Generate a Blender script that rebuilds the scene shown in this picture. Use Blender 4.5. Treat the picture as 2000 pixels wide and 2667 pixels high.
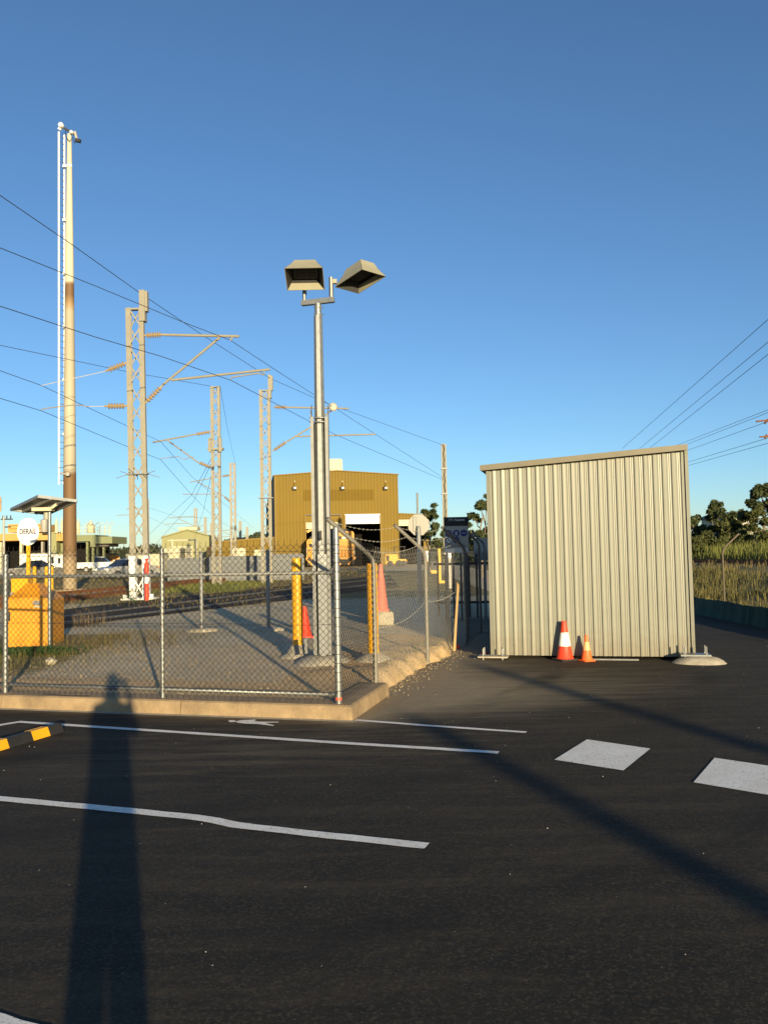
import bpy, bmesh, math, random
import numpy as np
from mathutils import Vector, Matrix, Quaternion
random.seed(7); RNG = np.random.default_rng(7)
for o in list(bpy.data.objects): bpy.data.objects.remove(o)
SC = bpy.context.scene
COL = SC.collection
R = math.radians

# ------------------------------------------------------------------ camera
F = 2150.0; IW, IH = 2000.0, 2667.0
HEIGHT = 1.70; PITCH = R(2.85); ROLL = R(1.15)
cd = bpy.data.cameras.new('camera'); cam = bpy.data.objects.new('camera', cd); COL.objects.link(cam)
cd.sensor_fit = 'VERTICAL'; cd.sensor_height = 24.0; cd.lens = 24.0*F/IH
cd.clip_start = 0.05; cd.clip_end = 9000
CM = Matrix.Rotation(math.pi/2+PITCH, 3, 'X') @ Matrix.Rotation(-ROLL, 3, 'Z')
cam.matrix_world = Matrix.Translation((0, 0, HEIGHT)) @ CM.to_4x4()
SC.camera = cam
SC.render.resolution_x = 767; SC.render.resolution_y = 1024

# ------------------------------------------------------------------ sky, sun, exposure
SUN_AZ = R(-18.1); SUN_EL = R(7.9)          # direction the light travels towards, and its height
ldir = Vector((math.sin(SUN_AZ)*math.cos(SUN_EL), math.cos(SUN_AZ)*math.cos(SUN_EL), -math.sin(SUN_EL)))
w = bpy.data.worlds.new('World'); SC.world = w; w.use_nodes = True
nt = w.node_tree; nt.nodes.clear()
sky = nt.nodes.new('ShaderNodeTexSky'); sky.sky_type = 'NISHITA'; sky.sun_disc = False
sky.sun_elevation = SUN_EL; sky.sun_rotation = math.atan2(-ldir.x, -ldir.y)
sky.altitude = 0; sky.air_density = 0.85; sky.dust_density = 0.15; sky.ozone_density = 3.4
bg = nt.nodes.new('ShaderNodeBackground'); bg.inputs[1].default_value = 0.110
wo = nt.nodes.new('ShaderNodeOutputWorld')
nt.links.new(sky.outputs[0], bg.inputs[0]); nt.links.new(bg.outputs[0], wo.inputs[0])
sl = bpy.data.lights.new('sun', 'SUN'); sl.energy = 5.0; sl.angle = R(0.53); sl.color = (1.0, 0.80, 0.47)
so = bpy.data.objects.new('sun', sl); COL.objects.link(so); so.rotation_euler = ldir.to_track_quat('-Z', 'Y').to_euler()
so.location = (20, -60, 30)
vs = SC.view_settings; vs.view_transform = 'Standard'; vs.look = 'None'; vs.gamma = 1.0; vs.use_curve_mapping = False
vs.exposure = 0.75
SC.cycles.max_bounces = 6

# ------------------------------------------------------------------ placing helpers
def ray(px, py):
    return CM @ Vector(((px-IW/2)/F, (IH/2-py)/F, -1.0))
def P(px, py, Y):
    d = ray(px, py); t = Y/d.y
    return Vector((d.x*t, Y, HEIGHT+d.z*t))
def G(px, py, z=0.0):
    d = ray(px, py); t = (z-HEIGHT)/d.z
    return Vector((d.x*t, d.y*t, z))
def V(*a): return Vector(a)

# ------------------------------------------------------------------ materials
def nodes(name):
    m = bpy.data.materials.new(name); m.use_nodes = True
    n = m.node_tree; b = n.nodes['Principled BSDF']; return m, n, b
def M(name, col, rough=0.6, metal=0.0, var=0.15, scale=6.0, bump=0.0, bscale=80.0, col2=None, spec=0.5, cover=0.5, stretch=None):
    """principled colour broken by two octaves of noise, optional second colour in patches, optional fine relief"""
    m, n, b = nodes(name); L = n.links.new
    tc = n.nodes.new('ShaderNodeTexCoord'); src = tc.outputs['Object']
    if stretch:
        mp = n.nodes.new('ShaderNodeMapping'); mp.inputs['Scale'].default_value = stretch; L(src, mp.inputs[0]); src = mp.outputs[0]
    no = n.nodes.new('ShaderNodeTexNoise'); no.inputs['Scale'].default_value = scale; no.inputs['Detail'].default_value = 7; no.inputs['Roughness'].default_value = 0.65
    L(src, no.inputs['Vector'])
    rp = n.nodes.new('ShaderNodeValToRGB'); e = rp.color_ramp.elements
    c1 = [max(0, c*(1-var)) for c in col]; c2 = [min(1, c*(1+var)) for c in col] if col2 is None else list(col2)
    e[0].position = cover-0.2; e[1].position = cover+0.2
    e[0].color = (*c1, 1); e[1].color = (*c2, 1)
    L(no.outputs['Fac'], rp.inputs[0]); L(rp.outputs[0], b.inputs['Base Color'])
    b.inputs['Metallic'].default_value = metal
    rr = n.nodes.new('ShaderNodeMapRange'); rr.inputs[3].default_value = max(0.05, rough-0.1); rr.inputs[4].default_value = min(1, rough+0.1)
    L(no.outputs['Fac'], rr.inputs[0]); L(rr.outputs[0], b.inputs['Roughness'])
    b.inputs['Specular IOR Level'].default_value = spec
    if bump:
        nb = n.nodes.new('ShaderNodeTexNoise'); nb.inputs['Scale'].default_value = bscale; nb.inputs['Detail'].default_value = 4
        L(tc.outputs['Object'], nb.inputs['Vector'])
        bp = n.nodes.new('ShaderNodeBump'); bp.inputs['Strength'].default_value = bump; bp.inputs['Distance'].default_value = 0.02
        L(nb.outputs['Fac'], bp.inputs['Height']); L(bp.outputs[0], b.inputs['Normal'])
    return m

MAT = {}
MAT['concrete'] = M('concrete', (.285, .205, .118), .85, var=.32, scale=3.5, bump=.4, bscale=45)
MAT['pale_concrete'] = M('pale_concrete', (.40, .355, .27), .85, var=.25, scale=9, bump=.4, bscale=50)
MAT['galv'] = M('galvanised_steel', (.24, .25, .25), .45, metal=.6, var=.16, scale=14)
MAT['galv_dull'] = M('dull_galvanised_steel', (.22, .225, .22), .55, metal=.35, var=.2, scale=10)
MAT['postgrey'] = M('weathered_post_steel', (.19, .18, .155), .6, metal=.25, var=.2, scale=12)
MAT['blackwire'] = M('black_coated_wire', (.016, .013, .009), .6, var=.3, scale=4)
MAT['oldwire'] = M('old_galvanised_wire', (.46, .43, .355), .65, metal=.0, var=.2, scale=6)
MAT['yellow'] = M('yellow_paint', (.74, .36, .006), .45, var=.06, scale=7)
MAT['orange'] = M('orange_fibreglass', (.72, .30, .006), .5, var=.14, scale=4)
MAT['safety_red'] = M('safety_red_rubber', (.80, .055, .018), .5, var=.1, scale=10)
MAT['safety_orange'] = M('safety_orange_rubber', (.85, .15, .03), .5, var=.1, scale=10)
MAT['faded_pink'] = M('sun_faded_cone', (.66, .15, .10), .6, var=.12, scale=9)
MAT['reflect_white'] = M('reflective_white', (.85, .84, .80), .4, var=.06, scale=12)
MAT['reflect_orange'] = M('reflective_amber', (.80, .42, .17), .45, var=.1, scale=12)
MAT['black'] = M('black_rubber', (.018, .018, .018), .6, var=.3, scale=8)
MAT['interior_shade'] = M('interior_shade_black', (.012, .011, .010), .95, var=.2, scale=2, spec=.1)  # near-black colour standing in for the shade inside open buildings
MAT['shed'] = M('cream_painted_sheet', (.200, .203, .166), .38, var=.05, scale=2.5, spec=.5)
def shed_mat():
    m = MAT['shed']; n = m.node_tree; b = n.nodes['Principled BSDF']; L = n.links.new
    src = b.inputs['Base Color'].links[0].from_socket; tc = n.nodes.new('ShaderNodeTexCoord'); sx = n.nodes.new('ShaderNodeSeparateXYZ'); L(tc.outputs['Object'], sx.inputs[0])
    no = n.nodes.new('ShaderNodeTexNoise'); no.inputs['Scale'].default_value = 9; no.inputs['Detail'].default_value = 8; L(tc.outputs['Object'], no.inputs['Vector'])
    ma = n.nodes.new('ShaderNodeMath'); ma.operation = 'MULTIPLY_ADD'; L(no.outputs['Fac'], ma.inputs[0]); ma.inputs[1].default_value = -.75; L(sx.outputs[2], ma.inputs[2])
    mr = n.nodes.new('ShaderNodeMapRange'); mr.inputs[1].default_value = .10; mr.inputs[2].default_value = -.32; mr.inputs[4].default_value = .55; L(ma.outputs[0], mr.inputs[0])
    mp = n.nodes.new('ShaderNodeMapping'); mp.inputs['Scale'].default_value = (30, 30, .6); L(tc.outputs['Object'], mp.inputs[0])
    n2 = n.nodes.new('ShaderNodeTexNoise'); n2.inputs['Scale'].default_value = 1; n2.inputs['Detail'].default_value = 5; L(mp.outputs[0], n2.inputs['Vector'])
    m2 = n.nodes.new('ShaderNodeMapRange'); m2.inputs[1].default_value = .55; m2.inputs[2].default_value = .8; m2.inputs[4].default_value = .35; L(n2.outputs['Fac'], m2.inputs[0])
    x1 = n.nodes.new('ShaderNodeMix'); x1.data_type = 'RGBA'; L(m2.outputs[0], x1.inputs[0]); L(src, x1.inputs[6]); x1.inputs[7].default_value = (.19, .175, .125, 1)
    x = n.nodes.new('ShaderNodeMix'); x.data_type = 'RGBA'; L(mr.outputs[0], x.inputs[0]); L(x1.outputs[2], x.inputs[6]); x.inputs[7].default_value = (.17, .135, .085, 1); L(x.outputs[2], b.inputs['Base Color'])
shed_mat()
MAT['shedtrim'] = M('beige_trim', (.185, .165, .115), .45, var=.06, scale=3)
MAT['depot'] = M('mustard_sheet', (.182, .121, .018), .6, var=.08, scale=.4, spec=.15)
MAT['depot_trim'] = M('mustard_trim', (.20, .13, .02), .55, var=.06, scale=1, spec=.2)
MAT['depot_ghost'] = M('bleached_sign_area', (.150, .096, .010), .65, var=.1, scale=.8, spec=.15)
MAT['roof'] = M('dark_roof_sheet', (.10, .09, .075), .6, var=.12, scale=.5)
MAT['white'] = M('white_paint', (.80, .79, .74), .5, var=.06, scale=3)
MAT['cream'] = M('cream_wall', (.52, .49, .34), .65, var=.08, scale=1.2)
MAT['mast'] = M('lattice_mast_paint', (.248, .232, .185), .6, metal=0, var=.12, scale=3)
MAT['mast_far'] = M('far_mast_paint', (.29, .265, .21), .65, var=.08, scale=2)
MAT['insulator'] = M('brown_glazed_insulator', (.34, .25, .13), .3, var=.15, scale=20)
MAT['wire'] = M('conductor_wire', (.030, .032, .036), .6, var=.2, scale=1)
MAT['rust'] = M('rusted_rail', (.17, .065, .025), .85, var=.35, scale=5)
MAT['railtop'] = M('worn_rail', (.30, .28, .25), .4, metal=.8, var=.2, scale=4)
MAT['paint'] = M('white_road_paint', (.88, .84, .77), .75, var=.08, scale=14, bump=.3, bscale=160)
def worn_paint():
    m, n, b = nodes('worn_road_paint'); L = n.links.new; tc = n.nodes.new('ShaderNodeTexCoord')
    def noise(sc, d):
        x = n.nodes.new('ShaderNodeTexNoise'); x.inputs['Scale'].default_value = sc; x.inputs['Detail'].default_value = d; x.inputs['Roughness'].default_value = .7; L(tc.outputs['Object'], x.inputs['Vector']); return x.outputs['Fac']
    def rng(f, a, c):
        x = n.nodes.new('ShaderNodeMapRange'); x.inputs[1].default_value = a; x.inputs[2].default_value = c; L(f, x.inputs[0]); return x.outputs[0]
    def mx(f, a, c):
        x = n.nodes.new('ShaderNodeMix'); x.data_type = 'RGBA'; L(f, x.inputs[0])
        for i, q in ((6, a), (7, c)):
            if isinstance(q, tuple): x.inputs[i].default_value = (*q, 1)
            else: L(q, x.inputs[i])
        return x.outputs[2]
    c = mx(rng(noise(3.5, 6), .35, .7), (.95, .92, .84), (.82, .77, .67))
    c = mx(rng(noise(45, 7), .57, .68), c, (.16, .14, .11))
    c = mx(rng(noise(150, 3), .60, .72), c, (.10, .09, .075))
    L(c, b.inputs['Base Color']); b.inputs['Roughness'].default_value = .8; b.inputs['Specular IOR Level'].default_value = .2
    bp = n.nodes.new('ShaderNodeBump'); bp.inputs['Strength'].default_value = .4; bp.inputs['Distance'].default_value = .005; L(noise(150, 4), bp.inputs['Height']); L(bp.outputs[0], b.inputs['Normal'])
    return m
MAT['paint'] = worn_paint()
MAT['greypanel'] = M('grey_barrier_panel', (.14, .15, .155), .6, var=.1, scale=1.2)
MAT['timber'] = M('sawn_timber', (.42, .27, .12), .8, var=.25, scale=8, stretch=(1, 1, .08))
MAT['green'] = M('dull_green_cladding', (.19, .21, .105), .6, var=.08, scale=.6)
MAT['palegreen'] = M('pale_green_cladding', (.25, .25, .12), .6, var=.06, scale=.6)
MAT['tan'] = M('tan_fascia', (.50, .29, .08), .6, var=.08, scale=.6)
MAT['tank'] = M('grey_tank', (.33, .31, .27), .5, var=.12, scale=1.5)
MAT['glass'] = M('dark_glass', (.015, .018, .022), .08, var=.1, scale=2, spec=.8)
MAT['solar'] = M('solar_panel_backing', (.10, .11, .12), .5, var=.12, scale=5)
MAT['navy'] = M('navy_print', (.015, .022, .09), .6, var=.05, scale=5)
MAT['bluesign'] = M('blue_sign_print', (.02, .035, .22), .5, var=.08, scale=8)
MAT['signgrey'] = M('faded_sign_sheet', (.46, .44, .38), .5, var=.08, scale=4)
MAT['signback'] = M('bare_sign_back', (.26, .25, .225), .5, metal=.1, var=.08, scale=6)
MAT['silt'] = M('green_silt_cloth', (.012, .060, .045), .85, var=.25, scale=4, bump=.4, bscale=25)
MAT['car_black'] = M('black_car_paint', (.012, .012, .014), .2, var=.1, scale=3, spec=.8)
MAT['car_white'] = M('white_car_paint', (.78, .77, .73), .25, var=.04, scale=3, spec=.7)
MAT['car_silver'] = M('silver_car_paint', (.46, .45, .42), .3, metal=.4, var=.06, scale=3)
MAT['loco'] = M('locomotive_yellow', (.58, .25, .015), .5, var=.1, scale=1.2)
MAT['loco_dark'] = M('locomotive_underframe', (.045, .04, .035), .8, var=.3, scale=2)
MAT['bark'] = M('eucalypt_bark', (.20, .16, .11), .9, var=.3, scale=4)
MAT['skin'] = M('clothing_and_skin', (.10, .11, .13), .8, var=.2, scale=6)
MAT['flood'] = M('floodlight_housing', (.30, .285, .205), .5, var=.06, scale=5)
MAT['led'] = M('led_lens', (.10, .10, .10), .2, var=.2, scale=30)
MAT['stone'] = M('loose_stone', (.34, .265, .165), .9, var=.45, scale=9)
MAT['chip'] = M('pale_chipping', (.60, .58, .52), .9, var=.3, scale=40)
MAT['redtape'] = M('red_flagging_tape', (.80, .06, .03), .5, var=.15, scale=20)
MAT['pinkband'] = M('red_tape_band', (.70, .12, .06), .5, var=.15, scale=20)

def leafmat(name, c1, c2, scale=.8):
    m, n, b = nodes(name); L = n.links.new
    g = n.nodes.new('ShaderNodeNewGeometry'); tc = n.nodes.new('ShaderNodeTexCoord')
    no = n.nodes.new('ShaderNodeTexNoise'); no.inputs['Scale'].default_value = scale; L(tc.outputs['Object'], no.inputs['Vector'])
    ad = n.nodes.new('ShaderNodeMath'); ad.operation = 'ADD'; L(g.outputs['Random Per Island'], ad.inputs[0]); L(no.outputs['Fac'], ad.inputs[1])
    rp = n.nodes.new('ShaderNodeValToRGB'); e = rp.color_ramp.elements; e[0].position = .45; e[1].position = 1.35/1.5
    e[0].color = (*c1, 1); e[1].color = (*c2, 1)
    L(ad.outputs[0], rp.inputs[0]); L(rp.outputs[0], b.inputs['Base Color']); b.inputs['Roughness'].default_value = .7
    b.inputs['Specular IOR Level'].default_value = .2
    return m
MAT['leaf'] = leafmat('eucalypt_leaves', (.018, .028, .014), (.06, .075, .03))
MAT['leaf_olive'] = leafmat('olive_leaves', (.025, .035, .012), (.085, .095, .032))
MAT['grass_dry'] = leafmat('dry_grass_blades', (.040, .036, .013), (.165, .130, .050), .5)
MAT['grass_green'] = leafmat('green_grass_blades', (.045, .06, .014), (.15, .16, .04), .5)
MAT['grass_olive'] = leafmat('olive_grass_blades', (.036, .036, .012), (.145, .128, .044), .5)
MAT['weed'] = leafmat('weed_leaves', (.025, .06, .012), (.06, .14, .03), 3)
MAT['reed'] = leafmat('dead_reed_stalks', (.07, .05, .03), (.20, .15, .09), 3)
MAT['wood_far'] = leafmat('distant_wood', (.030, .040, .024), (.055, .065, .035), .05)

def asphalt_mat():
    m, n, b = nodes('car_park_asphalt'); L = n.links.new
    tc = n.nodes.new('ShaderNodeTexCoord'); ob = tc.outputs['Object']
    def noise(s, d=6, r=.6, v=None):
        x = n.nodes.new('ShaderNodeTexNoise'); x.inputs['Scale'].default_value = s; x.inputs['Detail'].default_value = d; x.inputs['Roughness'].default_value = r
        L(v or ob, x.inputs['Vector']); return x.outputs['Fac']
    def mix(f, a, c, t='MIX'):
        x = n.nodes.new('ShaderNodeMix'); x.data_type = 'RGBA'; x.blend_type = t
        if isinstance(f, float): x.inputs[0].default_value = f
        else: L(f, x.inputs[0])
        for i, q in ((6, a), (7, c)):
            if isinstance(q, tuple): x.inputs[i].default_value = (*q, 1)
            else: L(q, x.inputs[i])
        return x.outputs[2]
    def ramp(f, p0, p1):
        x = n.nodes.new('ShaderNodeMapRange'); x.inputs[1].default_value = p0; x.inputs[2].default_value = p1; L(f, x.inputs[0]); return x.outputs[0]
    base = mix(ramp(noise(.55, 6), .35, .7), (.0125, .0105, .0078), (.029, .0236, .0165))
    base = mix(ramp(noise(220, 2), .45, .75), base, (.058, .047, .032))
    # dust streaks drawn out across the lot by tyres and sweeping
    mp = n.nodes.new('ShaderNodeMapping'); mp.inputs['Rotation'].default_value = (0, 0, .22); mp.inputs['Scale'].default_value = (.35, 2.6, 1); L(ob, mp.inputs[0])
    st = ramp(noise(1.6, 8, .7, mp.outputs[0]),   .47, .80)
    base = mix(st, base, (.070, .055, .035))
    # stone aggregate: each stone its own tone
    va = n.nodes.new('ShaderNodeTexVoronoi'); va.inputs['Scale'].default_value = 85; L(ob, va.inputs['Vector'])
    sg = n.nodes.new('ShaderNodeSeparateColor'); L(va.outputs['Color'], sg.inputs[0])
    base = mix(ramp(sg.outputs[0], .62, 1.15), base, (.075, .063, .045)); base = mix(ramp(sg.outputs[1], .8, 1.25), base, (.008, .007, .006))
    # swept-out soil along the kerb and fanning from its broken end, broken up by noise
    at = n.nodes.new('ShaderNodeAttribute'); at.attribute_name = 'dust'
    fan = n.nodes.new('ShaderNodeMath'); fan.operation = 'SUBTRACT'; L(at.outputs['Fac'], fan.inputs[0])
    nz = n.nodes.new('ShaderNodeMath'); nz.operation = 'MULTIPLY'; L(noise(2.4, 9, .72, mp.outputs[0]), nz.inputs[0]); nz.inputs[1].default_value = .9; L(nz.outputs[0], fan.inputs[1])
    base = mix(ramp(fan.outputs[0], -.32, .42), base, (.30, .235, .145))
    # tyre scuffs: dark arcs
    wv = n.nodes.new('ShaderNodeTexWave'); wv.wave_type = 'RINGS'; wv.rings_direction = 'Z'; wv.inputs['Scale'].default_value = .16; wv.inputs['Distortion'].default_value = 1.4; wv.inputs['Detail'].default_value = 3
    m2 = n.nodes.new('ShaderNodeMapping'); m2.inputs['Location'].default_value = (4, -14, 0); L(ob, m2.inputs[0]); L(m2.outputs[0], wv.inputs['Vector'])
    tg = n.nodes.new('ShaderNodeMath'); tg.operation = 'MULTIPLY'; L(ramp(wv.outputs['Fac'], .86, 1.0), tg.inputs[0]); L(ramp(noise(.5, 4), .45, .7), tg.inputs[1])
    base = mix(tg.outputs[0], base, (.014, .012, .010))
    # scattered pale chips
    vo = n.nodes.new('ShaderNodeTexVoronoi'); vo.inputs['Scale'].default_value = 9; L(ob, vo.inputs['Vector'])
    chip = ramp(vo.outputs['Distance'], .055, .03)
    gate = ramp(noise(3.1, 2), .52, .6)
    mu = n.nodes.new('ShaderNodeMath'); mu.operation = 'MULTIPLY'; L(chip, mu.inputs[0]); L(gate, mu.inputs[1])
    base = mix(mu.outputs[0], base, (.30, .28, .24))
    L(base, b.inputs['Base Color']); b.inputs['Roughness'].default_value = .88; b.inputs['Specular IOR Level'].default_value = .25
    bp = n.nodes.new('ShaderNodeBump'); bp.inputs['Strength'].default_value = .55; bp.inputs['Distance'].default_value = .006
    L(noise(150, 4, .7), bp.inputs['Height'])
    bp2 = n.nodes.new('ShaderNodeBump'); bp2.inputs['Strength'].default_value = .35; bp2.inputs['Distance'].default_value = .03
    L(noise(6, 5, .6), bp2.inputs['Height']); L(bp.outputs[0], bp2.inputs['Normal'])
    L(bp2.outputs[0], b.inputs['Normal'])
    return m
MAT['asphalt'] = asphalt_mat()
MAT['newasphalt'] = M('new_black_asphalt', (.020, .019, .018), .9, var=.3, scale=4, bump=.4, bscale=90, spec=.2)

def ground_mat():
    m, n, b = nodes('yard_ground'); L = n.links.new
    at = n.nodes.new('ShaderNodeAttribute'); at.attribute_name = 'kind'
    sp = n.nodes.new('ShaderNodeSeparateColor'); L(at.outputs['Color'], sp.inputs[0])
    tc = n.nodes.new('ShaderNodeTexCoord'); ob = tc.outputs['Object']
    def noise(s, d=6, r=.65):
        x = n.nodes.new('ShaderNodeTexNoise'); x.inputs['Scale'].default_value = s; x.inputs['Detail'].default_value = d; x.inputs['Roughness'].default_value = r
        L(ob, x.inputs['Vector']); return x.outputs['Fac']
    def ramp(f, p0, p1):
        x = n.nodes.new('ShaderNodeMapRange'); x.inputs[1].default_value = p0; x.inputs[2].default_value = p1; L(f, x.inputs[0]); return x.outputs[0]
    def mix(f, a, c):
        x = n.nodes.new('ShaderNodeMix'); x.data_type = 'RGBA'; L(f, x.inputs[0])
        for i, q in ((6, a), (7, c)):
            if isinstance(q, tuple): x.inputs[i].default_value = (*q, 1)
            else: L(q, x.inputs[i])
        return x.outputs[2]
    def soft(ch, s):
        a = n.nodes.new('ShaderNodeMath'); a.operation = 'ADD'; L(ch, a.inputs[0]); L(noise(s, 7), a.inputs[1])
        return ramp(a.outputs[0], .85, 1.15)
    g = mix(ramp(noise(1.3), .35, .7), (.50, .40, .245), (.66, .545, .36))
    g = mix(ramp(noise(70, 3), .5, .72), g, (.72, .61, .42))
    s = mix(ramp(noise(3.0), .3, .7), (.55, .375, .185), (.70, .50, .28))
    gr = mix(ramp(noise(2.0), .35, .7), (.20, .155, .065), (.30, .25, .115))
    c = mix(soft(sp.outputs[0], 3.0), g, s); c = mix(soft(sp.outputs[1], 2.0), c, gr)
    L(c, b.inputs['Base Color']); b.inputs['Roughness'].default_value = .95; b.inputs['Specular IOR Level'].default_value = .15
    bp = n.nodes.new('ShaderNodeBump'); bp.inputs['Strength'].default_value = .6; bp.inputs['Distance'].default_value = .02
    L(noise(38, 5, .7), bp.inputs['Height']); L(bp.outputs[0], b.inputs['Normal'])
    return m
MAT['ground'] = ground_mat()

def mast_mat():
    """tall tapered mast: bare brown steel low down and in one band, chalky white paint elsewhere"""
    m, n, b = nodes('patched_mast_paint'); L = n.links.new
    tc = n.nodes.new('ShaderNodeTexCoord'); sx = n.nodes.new('ShaderNodeSeparateXYZ'); L(tc.outputs['Object'], sx.inputs[0])
    no = n.nodes.new('ShaderNodeTexNoise'); no.inputs['Scale'].default_value = .9; no.inputs['Detail'].default_value = 8; L(tc.outputs['Object'], no.inputs['Vector'])
    mp = n.nodes.new('ShaderNodeMath'); mp.operation = 'MULTIPLY_ADD'; L(no.outputs['Fac'], mp.inputs[0]); mp.inputs[1].default_value = .35; L(sx.outputs[2], mp.inputs[2])
    mr = n.nodes.new('ShaderNodeMapRange'); mr.inputs[2].default_value = 24; L(mp.outputs[0], mr.inputs[0])
    rp = n.nodes.new('ShaderNodeValToRGB'); cr = rp.color_ramp; cr.interpolation = 'LINEAR'
    br = (.15, .085, .036, 1); gy = (.35, .315, .235, 1); pw = (.42, .38, .285, 1); wh = (.55, .50, .37, 1)
    stops = [(0.0, (.30, .24, .15, 1)), (.06, (.30, .22, .13, 1)), (.085, br), (.237, br), (.243, gy), (.36, pw), (.50, gy), (.558, gy), (.572, (.30, .20, .10, 1)), (.59, br), (.612, br), (.618, wh), (1.0, wh)]
    while len(cr.elements) < len(stops): cr.elements.new(.5)
    for e, (p, c) in zip(cr.elements, stops): e.position = p; e.color = c
    L(mr.outputs[0], rp.inputs[0]); L(rp.outputs[0], b.inputs['Base Color']); b.inputs['Roughness'].default_value = .7
    return m
MAT['tallmast'] = mast_mat()

# ------------------------------------------------------------------ mesh builder
class MB:
    def __init__(s): s.v = []; s.f = []
    def add(s, vs, fs):
        k = len(s.v); s.v += [tuple(v) for v in vs]; s.f += [tuple(i+k for i in f) for f in fs]; return s
    def box(s, c, size, rot=None):
        h = [x/2 for x in size]; q = []
        for dx in (-1, 1):
            for dy in (-1, 1):
                for dz in (-1, 1):
                    v = Vector((dx*h[0], dy*h[1], dz*h[2]))
                    if rot: v = rot @ v
                    q.append(Vector(c)+v)
        return s.add(q, [(0, 1, 3, 2), (4, 6, 7, 5), (0, 4, 5, 1), (2, 3, 7, 6), (0, 2, 6, 4), (1, 5, 7, 3)])
    def hexa(s, q):                       # eight corners, bottom ring then top ring
        return s.add(q, [(3, 2, 1, 0), (4, 5, 6, 7), (0, 1, 5, 4), (1, 2, 6, 5), (2, 3, 7, 6), (3, 0, 4, 7)])
    def tube(s, pts, r, n=8, caps=True):
        pts = [Vector(p) for p in pts]; m = len(pts); rs = r if isinstance(r, (list, tuple)) else [r]*m
        k = len(s.v); up = None
        for i, p in enumerate(pts):
            t = (pts[min(i+1, m-1)]-pts[max(i-1, 0)]).normalized()
            if up is None: up = Vector((0, 0, 1)) if abs(t.z) < .9 else Vector((1, 0, 0))
            a = t.cross(up).normalized(); b = a.cross(t).normalized(); up = b
            for j in range(n):
                th = 2*math.pi*(j+.5)/n; s.v.append(tuple(p+(a*math.cos(th)+b*math.sin(th))*rs[i]))
        for i in range(m-1):
            for j in range(n):
                j2 = (j+1) % n; s.f.append((k+i*n+j, k+i*n+j2, k+(i+1)*n+j2, k+(i+1)*n+j))
        if caps:
            s.f.append(tuple(k+j for j in range(n))[::-1]); s.f.append(tuple(k+(m-1)*n+j for j in range(n)))
        return s
    def bar(s, a, b, wd, th, side=None):   # flat bar a-b: width along 'side', thickness across
        a = Vector(a); b = Vector(b); t = (b-a).normalized(); sd = Vector(side) if side else Vector((0, 0, 1))
        sd = (sd-t*sd.dot(t)); sd = sd.normalized() if sd.length > 1e-5 else t.orthogonal().normalized(); nn = t.cross(sd)
        q = [p+sd*(x*wd/2)+nn*(y*th/2) for p in (a, b) for x, y in ((-1, -1), (1, -1), (1, 1), (-1, 1))]
        return s.hexa(q)
    def prism(s, poly, ext):               # planar polygon extruded along a vector
        n = len(poly); e = Vector(ext); a = [Vector(p) for p in poly]; b = [p+e for p in a]
        return s.add(a+b, [tuple(range(n))[::-1], tuple(range(n, 2*n))]+[(i, (i+1) % n, n+(i+1) % n, n+i) for i in range(n)])
    def lathe(s, prof, n=16, o=(0, 0, 0), axis=None):
        o = Vector(o); q = Quaternion() if axis is None else Vector((0, 0, 1)).rotation_difference(Vector(axis)); k = len(s.v)
        for r, z in prof:
            for j in range(n):
                th = 2*math.pi*j/n; s.v.append(tuple(o+q @ Vector((r*math.cos(th), r*math.sin(th), z))))
        for i in range(len(prof)-1):
            for j in range(n):
                j2 = (j+1) % n; s.f.append((k+i*n+j, k+i*n+j2, k+(i+1)*n+j2, k+(i+1)*n+j))
        s.f.append(tuple(k+j for j in range(n))[::-1]); s.f.append(tuple(k+(len(prof)-1)*n+j for j in range(n)))
        return s
    def build(s, name, mat, parent=None, loc=None, rotz=0, smooth=False, bevel=0, label=None, kind=None):
        me = bpy.data.meshes.new(name); me.from_pydata(s.v, [], s.f)
        bm = bmesh.new(); bm.from_mesh(me); bmesh.ops.recalc_face_normals(bm, faces=bm.faces)
        if bevel: bmesh.ops.bevel(bm, geom=bm.edges[:], offset=bevel, segments=2, affect='EDGES', clamp_overlap=True)
        bm.to_mesh(me); bm.free()
        return link(name, me, mat, parent, loc, rotz, smooth, label, kind)
def link(name, me, mat, parent=None, loc=None, rotz=0, smooth=False, label=None, kind=None):
    me.materials.clear(); me.materials.append(MAT[mat] if isinstance(mat, str) else mat)
    if smooth:
        try: me.shade_smooth()
        except Exception: pass
        if smooth == 'auto':
            try: me.set_sharp_from_angle(angle=R(35))
            except Exception: pass
    o = bpy.data.objects.new(name, me); COL.objects.link(o)
    if parent: o.parent = parent
    if loc is not None: o.location = loc
    if rotz: o.rotation_euler = (0, 0, rotz)
    if label: o['label'] = label
    if kind: o['kind'] = kind
    return o
def thing(name, label, cat, loc=(0, 0, 0), rotz=0, group=None):
    o = bpy.data.objects.new(name, None); COL.objects.link(o); o.location = loc; o.rotation_euler = (0, 0, rotz)
    o.empty_display_size = .2; return tag(o, label, cat, group)
def tag(o, label, cat, group=None):
    o['label'] = label; o['category'] = cat
    if group: o['group'] = group
    return o
def struct(o, label=None): 
    o['kind'] = 'structure'
    if label: o['label'] = label
    return o
def quads(name, pts, faces, mat, parent=None, kind=None):
    me = bpy.data.meshes.new(name); me.from_pydata([tuple(p) for p in pts], [], faces); return link(name, me, mat, parent, kind=kind)
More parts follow.
